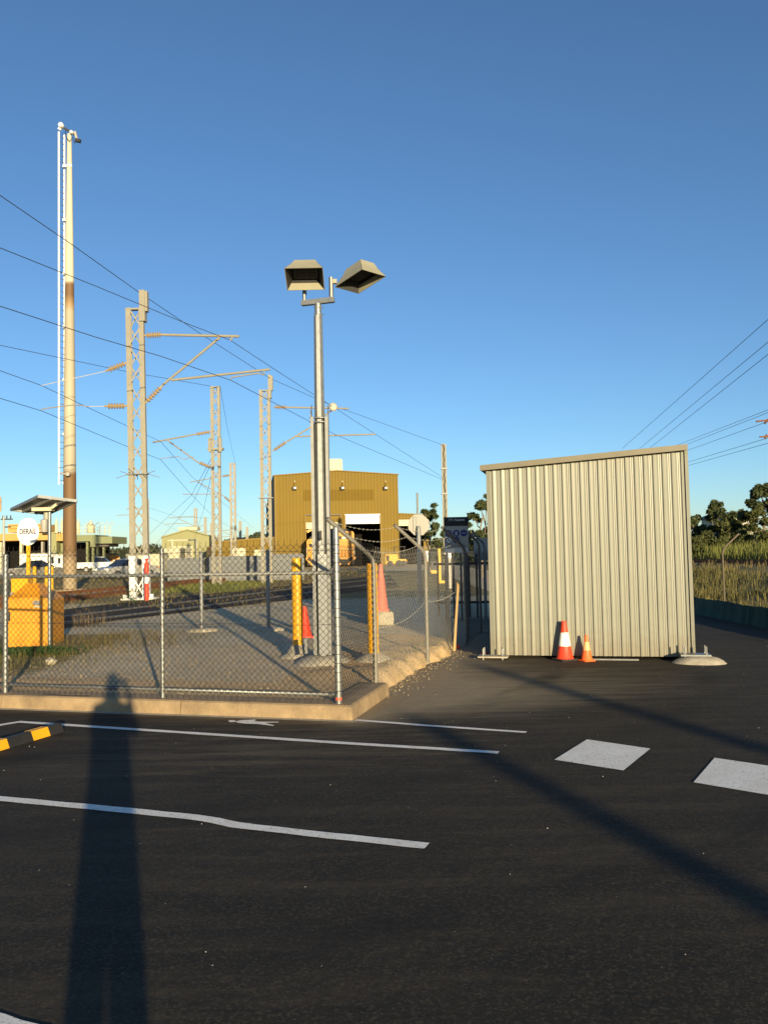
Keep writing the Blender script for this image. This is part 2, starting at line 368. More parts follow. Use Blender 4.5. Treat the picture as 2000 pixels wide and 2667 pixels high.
def text(body, size, mat, parent, loc, rot, name='lettering', ext=.001, sx=1.0):
    cu = bpy.data.curves.new('txt', 'FONT'); cu.body = body; cu.size = size; cu.align_x = 'CENTER'; cu.align_y = 'CENTER'; cu.extrude = ext; cu.offset = size*.018
    t = bpy.data.objects.new('txt', cu); COL.objects.link(t); bpy.context.view_layer.update()
    me = bpy.data.meshes.new_from_object(t); bpy.data.objects.remove(t); bpy.data.curves.remove(cu)
    o = link(name, me, mat, parent); o.location = loc; o.rotation_euler = rot; o.scale = (sx, 1, 1); return o
def copy_tree(o, loc, label, parent=None):
    c = o.copy(); COL.objects.link(c); c.parent = parent
    if parent is None: c.location = loc; c['label'] = label
    for ch in [x for x in bpy.data.objects if x.parent == o]: copy_tree(ch, None, None, c)
    return c

# ================================================================== SETTING: ground
KERB_A = Vector((-4.47, 9.62)); KERB_C = Vector((-.36, 8.50))
kd = (KERB_A-KERB_C).normalized()
YARD = [KERB_C+kd*70, KERB_C, V(.05, 10.15), V(.38, 11.57), V(1.15, 13.75), V(1.34, 15.2), V(1.42, 17.5), V(1.6, 21.4), V(8.2, 22), V(8.6, 40), V(10, 900), V(-400, 900)]  # edge pulled in beside the shed so dark asphalt blackens the shaded gap
YARD = [(p[0], p[1]) for p in YARD]
def seg_dist(X, Y, poly):
    d = np.full(X.shape, 1e9); ins = np.zeros(X.shape, bool); n = len(poly)
    for i in range(n):
        x1, y1 = poly[i]; x2, y2 = poly[(i+1) % n]; dx, dy = x2-x1, y2-y1
        t = np.clip(((X-x1)*dx+(Y-y1)*dy)/(dx*dx+dy*dy), 0, 1)
        d = np.minimum(d, np.hypot(X-x1-t*dx, Y-y1-t*dy))
        c = ((y1 > Y) != (y2 > Y)) & (X < (x2-x1)*(Y-y1)/(y2-y1+1e-12)+x1); ins ^= c
    return np.where(ins, d, -d)
def sm(t): t = np.clip(t, 0, 1); return t*t*(3-2*t)
def wob(X, Y, s, a): return a*(np.sin(X*s+1.3*np.sin(Y*s*.7))+np.sin(Y*s*1.31+1.7*np.sin(X*s*.53)))*.5
def ground_z(X, Y):
    X = np.asarray(X, float); Y = np.asarray(Y, float)
    d = seg_dist(X, Y, YARD); d = d+wob(X, Y, 9.0, .045)*sm((Y-10.3)/.4)*(Y < 16)
    z = -.06+.19*sm((d-.02)/.24)
    soil = sm((d-.02)/.25)*sm((Y-10.2)/.8)*sm((14.6-Y)/1.5)*sm((1.5-d)/.8)
    z = z+soil*(.05+wob(X, Y, 5.0, .022)+wob(X, Y, 17, .014)+wob(X, Y, 31, .009))
    z = z+np.where(d > .5, .07*sm((Y-9.5)/7), 0)*sm((d-.5)/1.0)
    b = np.clip((X-8.25)/7.0, 0, 1)
    bank = -.06+.10*sm((X-8.1)/.4)+.80*sm(b)+1.3*sm((X-19)/14)+np.where(X > 8.2, wob(X, Y, .9, .07), 0)
    return np.where(X > 8.0, np.maximum(bank, np.where(Y > 22, z, -.06)), z)
def axis(lst):
    out = []
    for a, b, st in lst: out += list(np.arange(a, b-1e-6, st))
    return np.array(out+[lst[-1][1]])
gx = axis([(-3000, -400, 650), (-400, -60, 34), (-60, -14, 2), (-14, -6.5, .4), (-6.5, 3.2, .1), (3.2, 8, .5), (8, 24, .4), (24, 60, 4), (60, 400, 34), (400, 3000, 650)])
gy = axis([(-300, -30, 30), (-30, 6, 3), (6, 8, .4), (8, 17.5, .1), (17.5, 30, .4), (30, 60, 1.5), (60, 200, 7), (200, 900, 50), (900, 4000, 500)])
X, Y = np.meshgrid(gx, gy); Z = ground_z(X, Y)
nx, ny = len(gx), len(gy)
vv = np.stack([X, Y, Z], -1).reshape(-1, 3)
ii = np.arange((ny-1)*nx).reshape(ny-1, nx)[:, :-1].ravel()
ff = np.stack([ii, ii+1, ii+nx+1, ii+nx], -1)
me = bpy.data.meshes.new('ground'); me.from_pydata(vv.tolist(), [], ff.tolist())
D = seg_dist(X, Y, YARD)
soil = np.clip(sm((1.15-D)/.5)*(Y < 10.2)+sm((1.9-D)/.9)*(Y >= 9.6)*(Y < 15.5), 0, 1)*(D > -.5)*(X < 4)
grass = np.clip(sm((-4.3-X)/1.2)*sm((Y-10.6)/1.0)*sm((17.5-Y)/2)+sm((Y-26)/3)*(Y < 70)*.75*(X < 4)+(X > 8.2)*.9+sm((Y-18)/2)*sm((25-Y)/2)*.3*(X < -7)+(Y > 160)*.8, 0, 1)
kc = me.color_attributes.new('kind', 'FLOAT_COLOR', 'POINT')
cc = np.stack([soil, grass, np.zeros_like(soil), np.ones_like(soil)], -1).reshape(-1)
kc.data.foreach_set('color', cc.astype(np.float32))
struct(link('ground', me, 'ground', smooth=True))
def gz(x, y): return float(ground_z(np.array([x]), np.array([y]))[0])

# car park sheet
cx_ = axis([(-60, -6, 6), (-6, 5, .14), (5, 8.35, .6)]); cy_ = axis([(-60, 4, 8), (4, 16, .14), (16, 22, .6)])
CX, CY = np.meshgrid(cx_, cy_); n1, n2 = len(cx_), len(cy_)
ii = np.arange((n2-1)*n1).reshape(n2-1, n1)[:, :-1].ravel()
me = bpy.data.meshes.new('car_park'); me.from_pydata(np.stack([CX, CY, CX*0], -1).reshape(-1, 3).tolist(), [], np.stack([ii, ii+1, ii+n1+1, ii+n1], -1).tolist())
cd_ = -seg_dist(CX, CY, YARD); side = sm((CX+.75)/.5)
dust = np.exp(-np.clip(cd_, 0, 9)/(.16+.55*side*sm((CY-8.2)/1.2)))*(.55+.6*side)+.45*np.exp(-((CX-.9)/1.3)**2-((CY-9.9)/1.3)**2)+1.0*np.exp(-((CX-.28)/.42)**2-((CY-10.6)/.75)**2)+.22*np.exp(-((CX+1.2)/2.2)**2-((CY-7.4)/1.1)**2)+.25*np.exp(-((CX-2.2)/2.4)**2-((CY-10.6)/1.5)**2)
ka = me.color_attributes.new('dust', 'FLOAT_COLOR', 'POINT'); ka.data.foreach_set('color', np.stack([dust, dust, dust, np.ones_like(dust)], -1).reshape(-1).astype(np.float32))
struct(link('car_park', me, 'asphalt'))
struct(quads('car_park_apron', [(8.35, -60, 0), (40, -60, 0), (40, 6, 0), (8.35, 10, 0)], [(0, 1, 2, 3)], 'asphalt'))

# kerb of the fenced island
def offset(poly, d):
    out = []
    for i, p in enumerate(poly):
        p = Vector(p); a = (Vector(poly[i])-Vector(poly[i-1])).normalized() if i else None
        b = (Vector(poly[i+1])-p).normalized() if i < len(poly)-1 else None
        na = Vector((a.y, -a.x)) if a else None; nb = Vector((b.y, -b.x)) if b else None
        if na and nb: n = (na+nb); n = n/(n.dot(na)); out.append(p+n*d)
        else: out.append(p+(na or nb)*d)
    return out
kl = [Vector(KERB_C+kd*14), Vector(KERB_C+Vector((0, 0))), Vector((.02, 9.98))]
kin = offset(kl, -.34)
kprof = [(0.0, -.08), (-.008, .105), (-.022, .135), (-.045, .149), (-.34, .152), (-.34, -.08)]
def kerb_piece(line):
    rings = [[Vector((p.x, p.y, z)) for p in offset(line, off)] for off, z in kprof]; mb = MB(); m = len(line)
    for a, b in zip(rings[:-1], rings[1:]):
        for i in range(m-1): mb.add([a[i], a[i+1], b[i+1], b[i]], [(0, 1, 2, 3)])
    for e in (0, m-1): mb.add([r[e] for r in rings], [tuple(range(len(kprof)))])
    struct(mb.build('kerb', 'concrete'))
cuts_ = [14, 11.4, 9.0, 6.6, 4.25, 1.95]
for c0_, c1_ in zip(cuts_[:-1], cuts_[1:]): kerb_piece([KERB_C+kd*(c0_-.005), KERB_C+kd*(c1_+.005)])
kerb_piece([KERB_C+kd*(cuts_[-1]-.005), KERB_C.copy(), Vector((.02, 9.98))])
gut = offset(kl, .13); mb = MB()
g0 = [Vector((p.x, p.y, .006)) for p in offset(kl, -.01)]; g1 = [Vector((p.x, p.y, .003)) for p in offset(kl, .07)]
for i in range(len(kl)-2): mb.add([g0[i], g0[i+1], g1[i+1], g1[i]], [(0, 1, 2, 3)])
struct(mb.build('kerb_mortar_skirt', 'pale_concrete'))
# painted markings, each a sheet of its own
def strip(name, pts, wd, z=.005):
    pts = [Vector((p.x, p.y)) for p in pts]; a = offset(pts, wd/2); b = offset(pts, -wd/2); n = len(pts)
    # subdivide and roughen the edge slightly
    A, B = [], []
    for i in range(n-1):
        k = max(2, int((pts[i+1]-pts[i]).length/.12))
        for j in range(k+(i == n-2)):
            t = j/k; A.append(a[i].lerp(a[i+1], t)+Vector((0, random.uniform(-.004, .004)))); B.append(b[i].lerp(b[i+1], t)+Vector((0, random.uniform(-.004, .004))))
    q = [(p.x, p.y, z) for p in A]+[(p.x, p.y, z) for p in B]; m = len(A)
    return struct(quads(name, q, [(i, i+1, m+i+1, m+i) for i in range(m-1)], 'paint'))
strip('painted_line', [G(-260, 1932), G(52, 1881), G(420, 1905), G(860, 1934), G(1298, 1961)], .085)
strip('painted_line', [G(925, 1876), G(1130, 1892), G(1370, 1908)], .07)
strip('painted_line', [G(-300, 2056), G(0, 2081), G(330, 2112), G(505, 2130), G(560, 2138), G(610, 2149), G(660, 2156), G(860, 2178), G(1112, 2205)], .10)
strip('painted_line', [G(-300, 2600), G(-60, 2650), G(30, 2678), G(200, 2720)], .10)
for nm, px in (('painted_block', [(1528, 1927), (1693, 1951), (1623, 2008), (1443, 1980)]), ('painted_block', [(1860, 1975), (2062, 2005), (2012, 2074), (1805, 2039)])):
    struct(quads(nm, [(G(*p).x, G(*p).y, .005) for p in px], [(0, 1, 2, 3)], 'paint'))
# painted walking figure (head, torso with arm, legs)
fig = [[(594, 1879), (600, 1877), (609, 1877), (616, 1879), (610, 1882), (600, 1882)],
       [(612, 1881), (626, 1877), (650, 1876), (664, 1875), (668, 1877), (660, 1880), (680, 1881), (726, 1881), (726, 1883), (690, 1884), (714, 1890), (712, 1892), (672, 1887), (640, 1886), (622, 1884)]]
mb = MB()
for poly in fig: mb.add([(G(*p).x, G(*p).y, .0055) for p in poly], [tuple(range(len(poly)))])
struct(mb.build('painted_pedestrian_symbol', 'paint'))

# level-crossing asphalt and flush rails in the yard
def yz(x, y, lift): return (x, y, gz(x, y)+lift)
up = [(140, 1592), (345, 1568), (560, 1546), (790, 1522), (1012, 1497)]; lo = [(140, 1640), (300, 1617), (430, 1602), (600, 1581), (790, 1560), (1040, 1528)]
def dense(px, k=8):
    out = []
    for (a, b) in zip(px[:-1], px[1:]):
        for j in range(k): t = j/k; out.append((a[0]+(b[0]-a[0])*t, a[1]+(b[1]-a[1])*t))
    return out+[px[-1]]
U = [G(*p, .2) for p in dense(up, 10)]; Lo = [G(*p, .2) for p in dense(lo, 8)]
n = min(len(U), len(Lo)); mb = MB(); rows = []
for i in range(n):
    rows.append([Vector(yz(*(U[i].lerp(Lo[i], t)).to_2d(), .02)) for t in (0, .2, .4, .6, .8, 1)])
for a, b in zip(rows[:-1], rows[1:]):
    for j in range(5): mb.add([a[j], a[j+1], b[j+1], b[j]], [(0, 1, 2, 3)])
struct(mb.build('crossing_road', 'newasphalt'))

def track(label, lines, mat, sleepers=False, z=.2, h=.10):
    base = G(*lines[0][0], z); t = thing('railway_track', label, 'railway track', (0, 0, 0))
    for ln in lines:
        pts = [G(*p, z) for p in dense(ln, 3)]; mb = MB()
        for a, b in zip(pts[:-1], pts[1:]):
            a = Vector(yz(a.x, a.y, h)); b = Vector(yz(b.x, b.y, h)); mb.bar(a, b, .07, .05, (b-a).cross(Vector((0, 0, 1))))
            mb.bar(a-V(0, 0, h*.5), b-V(0, 0, h*.5), .02, h, (b-a).cross(Vector((0, 0, 1))))
        mb.build('rail', mat, t)
    return t
track('flush worn rails crossing the black asphalt strip', [[(150, 1612), (500, 1569), (800, 1531), (1010, 1506)], [(150, 1628), (500, 1586), (800, 1547), (1020, 1516)]], 'railtop', h=.035)
tt = track('rusty rails passing the white-footed lattice mast', [[(-60, 1572), (155, 1553), (345, 1534), (500, 1517), (640, 1503)], [(-60, 1591), (155, 1570), (345, 1545), (500, 1523), (640, 1508)]], 'rust', h=.16)
for k in range(26):
    t = k/25; a = G(-60+700*t, 1572-69*t, .2); b = G(-60+700*t, 1591-83*t, .2); m_ = (a+b)/2; dv = (b-a).normalized()
    MB().bar(Vector(yz(*(m_-dv*1.0).to_2d(), .03)), Vector(yz(*(m_+dv*1.0).to_2d(), .03)), .22, .08, (dv.y, -dv.x, 0)).build('sleeper', 'timber', tt)

# ================================================================== chain-link fences
def chain(p0, p1, z0, z1, wd=.0707, r=.0027, spikes=True, base=None, top=None, sag=0.0):
    """woven wire between two plan points; z0/z1 may follow callables base(t)/top(t)"""
    p0 = Vector(p0[:2]); p1 = Vector(p1[:2]); L = (p1-p0).length; u = (p1-p0)/L; nrm = Vector((-u.y, u.x))
    n = int(L/(wd/2)); st = L/n; rows = int(round((z1-z0)/(wd/2))); dz = (z1-z0)/rows
    A = []; B = []
    for i in range(n):
        for k in range(rows):
            xa, xb = (i, i+1) if (k+i) % 2 == 0 else (i+1, i)
            A.append((xa*st, z0+k*dz, 1 if xa == i else -1)); B.append((xb*st, z0+(k+1)*dz, 1 if xb == i else -1))
    if spikes:
        for i in range(n+1):
            for zz, sg in ((z1, 1), (z0, -1)):
                if (rows+i) % 2 == (0 if sg > 0 else 0):
                    A.append((i*st-.003, zz, 0)); B.append((i*st+.004, zz+sg*.048, 0))
    A = np.array(A); B = np.array(B)
    def world(Q):
        t = Q[:, 0]/L; s = (Q[:, 1]-z0)/(z1-z0)
        zb = np.array([base(x) for x in t]) if base else z0; zt = np.array([top(x) for x in t]) if top else z1
        z = zb+(zt-zb)*s
        o = Q[:, 2]*r*.9+sag*np.sin(np.clip(s, 0, 1)*math.pi)*np.sin(t*math.pi*1.0)
        return np.stack([p0.x+u.x*Q[:, 0]+nrm.x*o, p0.y+u.y*Q[:, 0]+nrm.y*o, z], -1)
    A = world(A); B = world(B); T = B-A; T /= np.linalg.norm(T, axis=1)[:, None]
    N = np.tile(np.array([nrm.x, nrm.y, 0.]), (len(A), 1)); S = np.cross(T, N)
    vs_ = []; 
    for th in (90, 210, 330):
        c = math.cos(R(th)); s_ = math.sin(R(th)); vs_.append(A+(N*s_+S*c)*r); vs_.append(B+(N*s_+S*c)*r)
    vs_ = np.stack(vs_, 1).reshape(-1, 3); k = np.arange(len(A))*6
    f = np.concatenate([np.stack([k+a, k+b, k+c, k+d], -1) for a, b, c, d in ((0, 1, 3, 2), (2, 3, 5, 4), (4, 5, 1, 0))])
    me = bpy.data.meshes.new('chain_mesh'); me.from_pydata(vs_.tolist(), [], f.tolist()); return me
def wavy(a, b, n=14, amp=.008):
    a = Vector(a); b = Vector(b); return [a.lerp(b, i/n)+Vector((0, 0, random.uniform(-amp, amp) if 0 < i < n else 0)) for i in range(n+1)]

PC = V(-.51, 8.66); PM = V(-2.49, 9.24); PL = V(-4.50, 9.82); PLL = V(-6.6, 10.43)
fence = thing('chain_link_fence', 'black mesh fence on galvanised posts along the concrete kerb', 'fence', (0, 0, 0))
for p, r_, zt in ((PC, .034, 1.965), (PM, .024, 1.79), (PL, .030, 1.76), (PLL, .024, 1.8)):
    MB().lathe([(r_, .14), (r_, zt), (r_*.96, zt+.012), (r_*.5, zt+.022)], 18, (p.x, p.y, 0)).build('post', 'galv', fence, smooth='auto')
off = V(.035, .11).normalized()*-.036
for a, b in ((PLL, PL), (PL, PM), (PM, PC)):
    q0 = V(a.x, a.y)+off.to_2d(); q1 = V(b.x, b.y)+off.to_2d()
    link('chain_mesh', chain(q0, q1, .19, 1.815), 'blackwire', fence, kind='stuff')
ra = lambda z: [V(PLL.x, PLL.y+.045, z), V(PC.x-.03, PC.y+.045, z+.0)]
MB().tube(ra(1.505), .021, 12).build('middle_rail', 'galv_dull', fence, smooth=True)
MB().tube(ra(.235), .021, 12).build('bottom_rail', 'galv', fence, smooth=True)
for p in (PC+V(-.06, .03), PM+V(.05, .035), PM+V(-.05, .035)):
    for z in (1.505, .235): MB().lathe([(.028, -.03), (.028, .03)], 12, (p.x, p.y+.012, z), axis=(1, -.28, 0)).build('rail_clamp', 'galv', fence, smooth='auto')
for z in (1.745, .965, .268):
    MB().tube(wavy((PLL.x, PLL.y-.04, z), (PL.x, PL.y-.04, z))+wavy((PL.x, PL.y-.04, z), (PM.x, PM.y-.04, z))[1:]+wavy((PM.x, PM.y-.04, z), (PC.x, PC.y-.04, z))[1:], .0026, 5).build('line_wire', 'blackwire', fence)
mb = MB()
for k in range(17):
    z = .28+k*.095; mb.lathe([(.0355, z-.003), (.0375, z), (.0355, z+.003)], 12, (PC.x, PC.y, 0))
for k in range(12): mb.lathe([(.0255, .3+k*.13), (.0275, .303+k*.13), (.0255, .306+k*.13)], 10, (PM.x, PM.y, 0))
mb.build('tie_wires', 'blackwire', fence, kind='stuff')
MB().lathe([(.0352, .185), (.0352, .215)], 16, (PC.x, PC.y, 0)).build('tape_band', 'pinkband', fence, label='red tape band round the foot of the corner post')
MB().tube([V(-3.9, 9.5, .17), V(-3.6, 9.44, .158), V(-3.35, 9.38, .16), V(-3.28, 9.40, .2)], .004, 5).build('loose_wire_end', 'blackwire', fence)
# return panel to the first old post
P970 = V(-.14, 10.02); P1105 = V(.62, 12.7); PS1 = V(1.46, 15.2); PS2 = V(1.96, 17.2); PS3 = V(2.35, 19.5)
link('chain_mesh', chain(PC, P970, .19, 1.79, base=lambda t: .19, top=lambda t: 1.80-.03*t), 'blackwire', fence, kind='stuff')

def cranked(px, py, base, lean, parent, r_=.028, h=1.72, tipz=2.12):
    b = Vector((base.x, base.y, gz(base.x, base.y)-.1)); d = Vector(lean)
    pts = [b, b+V(0, 0, .9)]+[Vector((base.x, base.y, h-.18))]
    for k in range(1, 6):
        a = k/5*R(52); pts.append(Vector((base.x, base.y, h-.18))+d*(.2*(1-math.cos(a)))+V(0, 0, .2*math.sin(a)))
    e = pts[-1]; dr = (d*math.sin(R(52))+V(0, 0, math.cos(R(52)))).normalized(); ln = (tipz-e.z)/dr.z; pts.append(e+dr*ln)
    MB().tube(pts, r_, 14).build('cranked_post', 'postgrey', parent, smooth='auto')
    return e, pts[-1]
old = thing('security_fence', 'sagging old mesh fence on cranked posts with barbed wire', 'fence', (0, 0, 0))
LN = V(-.86, -.5, 0).normalized()
ends = []
for p, h in ((P970, 1.72), (P1105, 1.78), (PS1, 1.85), (PS2, 1.95), (PS3, 1.95)): ends.append(cranked(0, 0, p, LN, old, h=h, tipz=2.12 if p is not PS1 else 2.15))
zb = lambda a, b: (lambda t: gz(a.x+(b.x-a.x)*t-.02, a.y+(b.y-a.y)*t)+.02)
for a, b, sg in ((P970, P1105, .05), (P1105, PS1, .10), (PS1, PS2, .05)):
    link('chain_mesh', chain(a, b, .12, 1.74, wd=.10, r=.0021, base=zb(a, b), top=lambda t: 1.74-.05*math.sin(t*math.pi), sag=sg), 'oldwire' if a is not PS1 else 'blackwire', old, kind='stuff')  # last bay takes black wire to put the shed's shade into its colour
def barbed(a, b, sag, name='barbed_wire'):
    n = 16; pts = [Vector(a).lerp(Vector(b), i/n)-V(0, 0, sag*math.sin(i/n*math.pi)) for i in range(n+1)]
    mb = MB().tube(pts, .0017, 5)
    for q in pts[1:-1:1]:
        for d in ((1, .3, 1), (-1, .4, .8)): v = Vector(d).normalized()*.014; mb.tube([q-v, q+v], .0011, 3)
    mb.build(name, 'oldwire', old)
for i in range(len(ends)-1):
    for f_ in (.12, .5, .92): barbed(ends[i][0].lerp(ends[i][1], f_), ends[i+1][0].lerp(ends[i+1][1], f_), .07)
barbed(V(P1105.x, P1105.y-.03, .95), V(1.17, 13.98, 1.02), .05, 'loose_wire')
barbed(V(P970.x, P970.y-.03, .80), V(P1105.x, P1105.y-.03, .95), .10, 'loose_wire')

# ================================================================== garden-style steel shed
SL = P(1283, 1700, 13.2); SR = P(1804, 1700, 12.5)
sd = (SR-SL); SWID = sd.to_2d().length; ang = math.atan2(sd.y, sd.x)
shed = thing('steel_shed', 'cream ribbed steel shed with skillion roof standing on bolted base plates', 'shed', (SL.x, SL.y, 0), ang)
ZB = .05; HL = P(1268, 1224, 13.2).z; HR = P(1783, 1172, 12.5).z; DEP = 3.6
def ribbed(x0, x1, z0f, z1f, pitch, depth, y=0, rib=None, sub=True):
    """vertical trapezoid ribs along +x, standing proud towards -y; z0f/z1f give bottom and top"""
    xs = []
    k0 = math.floor(x0/pitch); 
    for k in range(int(k0), int(math.ceil(x1/pitch))+1):
        b = k*pitch
        prof = [(0, 0), (.02, 0), (.03, .10), (.06, .10), (.12, 0), (.20, 0), (.21, .10), (.25, .10), (.31, 0), (.36, 0), (.44, 0), (.48, 1), (.62, 1), (.90, 0)] if sub else [(0, 0), (.5, 0), (.6, 1), (.85, 1), (.95, 0)]
        for t, h in prof: xs.append((b+t*pitch, h))
    xs = [(x, h) for x, h in xs if x0-1e-6 < x < x1+1e-6]; xs = [(x0, 0)]+xs+[(x1, 0)]
    mb = MB(); a = [Vector((x, y-h*depth, z0f(x))) for x, h in xs]; b = [Vector((x, y-h*depth, z1f(x))) for x, h in xs]; n = len(xs)
    mb.add(a+b, [(i, i+1, n+i+1, n+i) for i in range(n-1)]); return mb
topf = lambda x: HL+(HR-HL)*x/SWID
pit = SWID/22.0
for k in range(4):
    e0 = max(0, k*6*pit-.1*pit) if k else 0; e1 = min(SWID, (k+1)*6*pit-.02*pit)
    ribbed(e0, e1, lambda x: ZB, topf, pit, .0165, y=-.0015*(k % 2)).build('wall_panel', 'shed', shed)
# other three sides, roof, trims
ribbed(0, DEP, lambda x: ZB, lambda x: HL, pit, .024, y=0).build('side_wall', 'shed', shed).matrix_basis = Matrix.Translation((0, DEP, 0)) @ Matrix.Rotation(-math.pi/2, 4, 'Z')
ribbed(0, DEP, lambda x: ZB, lambda x: HR, pit, .024, y=0).build('side_wall', 'shed', shed).matrix_basis = Matrix.Translation((SWID, 0, 0)) @ Matrix.Rotation(math.pi/2, 4, 'Z')
ribbed(0, SWID, lambda x: ZB, lambda x: HR-(HR-HL)*x/SWID, pit, .024, y=0).build('rear_wall', 'shed', shed).matrix_basis = Matrix.Translation((SWID, DEP, 0)) @ Matrix.Rotation(math.pi, 4, 'Z')
sl_ = (HR-HL)/SWID
e0, e1 = -.115, SWID+.02
mb = MB(); mb.hexa([V(e0, -.10, topf(e0)-.003), V(e1, -.10, topf(e1)-.003), V(e1, DEP+.1, topf(e1)-.003), V(e0, DEP+.1, topf(e0)-.003), V(e0, -.10, topf(e0)+.04), V(e1, -.10, topf(e1)+.04), V(e1, DEP+.1, topf(e1)+.04), V(e0, DEP+.1, topf(e0)+.04)])
mb.build('roof', 'shedtrim', shed)
mb = MB(); mb.hexa([V(e0, -.125, topf(e0)-.012), V(e1, -.125, topf(e1)-.012), V(e1, -.103, topf(e1)-.012), V(e0, -.103, topf(e0)-.012), V(e0, -.125, topf(e0)+.075), V(e1, -.125, topf(e1)+.075), V(e1, -.103, topf(e1)+.075), V(e0, -.103, topf(e0)+.075)])
mb.build('barge_board', 'shedtrim', shed)
for x in (.55, 1.42, 2.3): MB().lathe([(.009, 0), (.009, .006)], 8, (x, -.126, topf(x)+.03), axis=(0, -1, 0)).build('screw_head', 'galv', shed)
for x in (0, SWID): MB().box((x+(-.004 if x == 0 else .006), -.012, (ZB+topf(x))/2), (.05, .05, topf(x)-ZB-.02)).build('corner_trim', 'shed', shed)
MB().box((-.03, .5, HL-.28), (.06, .1, .07)).build('wall_bracket', 'black', shed)
mb = MB()
for k in range(int(SWID/pit)):
    for z in (.22, 1.1, 2.0, 2.8): mb.lathe([(.006, 0), (.006, .004)], 6, (k*pit+pit*.34, -.003, z), axis=(0, -1, 0))
mb.build('sheet_screws', 'galv', shed, kind='stuff')
def baseplate(cx, cy, z, big):
    pl = MB().box((cx, cy, z), (.42 if big else .46, .26, .022)).build('base_plate', 'pale_concrete' if not big else 'galv', shed)
    for dx in (-.15, .15):
        for dy in (-.09, .09):
            MB().lathe([(.010, -.10), (.010, .11)], 8, (cx+dx, cy+dy, z+.02)).lathe([(.020, .012), (.020, .03)], 6, (cx+dx, cy+dy, z)).build('anchor_bolt', 'galv', pl)
baseplate(.02, -.12, .045, False); baseplate(SWID+.0, -.22, .11, True)
mb = MB(); prof = [(.40, -.02), (.33, .045), (.26, .085), (.17, .108), (.05, .118)]
k = len(mb.v); nn_ = 20
for r_, z in prof:
    for j in range(nn_):
        a = 2*math.pi*j/nn_; q = r_*(1+.05*math.sin(3*a+r_*9)); mb.v.append((SWID+.05+q*1.0*math.cos(a), -.25+q*.85*math.sin(a), z*.84))
for i in range(len(prof)-1):
    for j in range(nn_): mb.f.append((k+i*nn_+j, k+i*nn_+(j+1) % nn_, k+(i+1)*nn_+(j+1) % nn_, k+(i+1)*nn_+j))
mb.f.append(tuple(k+(len(prof)-1)*nn_+j for j in range(nn_)))
mb.build('footing_mound', 'pale_concrete', shed, smooth=True)
MB().box((SWID*.62, -.10, .012), (.7, .05, .02)).build('packer_strip', 'galv_dull', shed)

# ================================================================== cones
def cone(name, label, loc, h, mat, bands, base_mat, group=None, square=True, basew=None):
    t = thing(name, label, 'traffic cone', loc, random.uniform(0, .5), group)
    bw = basew or h*.54; r0 = h*.205; r1 = h*.055
    mb = MB()
    if square:
        q = bw/2; c = q*.22
        poly = [(-q+c, -q, 0), (q-c, -q, 0), (q, -q+c, 0), (q, q-c, 0), (q-c, q, 0), (-q+c, q, 0), (-q, q-c, 0), (-q, -q+c, 0)]
        mb.prism(poly, (0, 0, h*.045)).build('base', base_mat, t, bevel=.004)
    rad = lambda s: r0+(r1-r0)*s
    cuts = [0]+[b for b in bands if True]; 
    ss = [(0, bands[0][0])]+[]
    prev = 0.0
    for s0, s1, mm in bands:
        z0 = h*(.04+.96*s0); z1 = h*(.04+.96*s1)
        if mm is mat or mm == mat: rr0, rr1 = rad(s0), rad(s1)
        else: rr0, rr1 = rad(s0)+.0015, rad(s1)+.0015
        pr = [(rr0, z0), (rr1, z1)]
        if s1 >= .999: pr += [(rr1*.8, z1+.004), (rr1*.75, z1-.03)]
        if s0 <= .001: pr = [(rr0*1.16, z0-.002), (rr0*1.03, z0+h*.03)]+pr[1:]
        MB().lathe(pr, 24).build('cone_body' if mm == mat else 'reflective_collar', mm, t, smooth='auto')
    return t
cone('traffic_cone', 'tall red and white cone in front of the cream shed', G(1471, 1719), .595, 'safety_red', [(0, .34, 'safety_red'), (.34, .70, 'reflect_white'), (.70, 1, 'safety_red')], 'black')
cone('traffic_cone', 'short orange cone with amber collar in front of the cream shed', G(1528, 1721), .385, 'safety_orange', [(0, .40, 'safety_orange'), (.40, .74, 'reflect_orange'), (.74, 1, 'safety_orange')], 'safety_orange')
b0 = P(795, 1655, 15.2); cone('traffic_cone', 'red cone standing half hidden behind a yellow bollard', (b0.x, b0.y, gz(b0.x, b0.y)), .56, 'safety_red', [(0, 1, 'safety_red')], 'safety_red')
b0 = P(994, 1592, 17.6); zc_ = gz(b0.x, b0.y); tag(MB().box((0, 0, (b0.z-zc_)/2), (.5, .5, b0.z-zc_)).build('concrete_block', 'pale_concrete', None, (b0.x, b0.y, zc_), bevel=.02), 'low concrete block carrying the tall pink cone', 'block')
cone('traffic_cone', 'tall sun-faded pink cone behind the cranked fence post', (b0.x, b0.y, b0.z), 1.0, 'faded_pink', [(0, 1, 'faded_pink')], 'faded_pink', basew=.46).scale = (.66, .66, 1)

# ================================================================== bollards
def bollard(px, py, D, top_py, wpx, label):
    b = P(px, py, D); h = (py-top_py)/F*D; r_ = wpx/F*D/2
    t = thing('bollard', label, 'bollard', (b.x, b.y, b.z), 0, 'yellow bollards in the yard')
    MB().lathe([(r_, 0), (r_, h-.02), (r_*.96, h-.006), (r_*.85, h)], 24).build('sleeve', 'yellow', t, smooth='auto')
    g = gz(b.x, b.y)-b.z
    MB().lathe([(.32, g-.05), (.26, g+.02), (.17, g+.06), (.10, max(g+.07, .012))], 14).build('footing', 'pale_concrete', t, smooth=True)
    return t
bollard(776, 1681, 12.6, 1455, 27, 'yellow bollard left of the galvanised light pole')
bollard(973, 1702, 11.9, 1469, 28, 'yellow bollard right behind the cranked fence post')

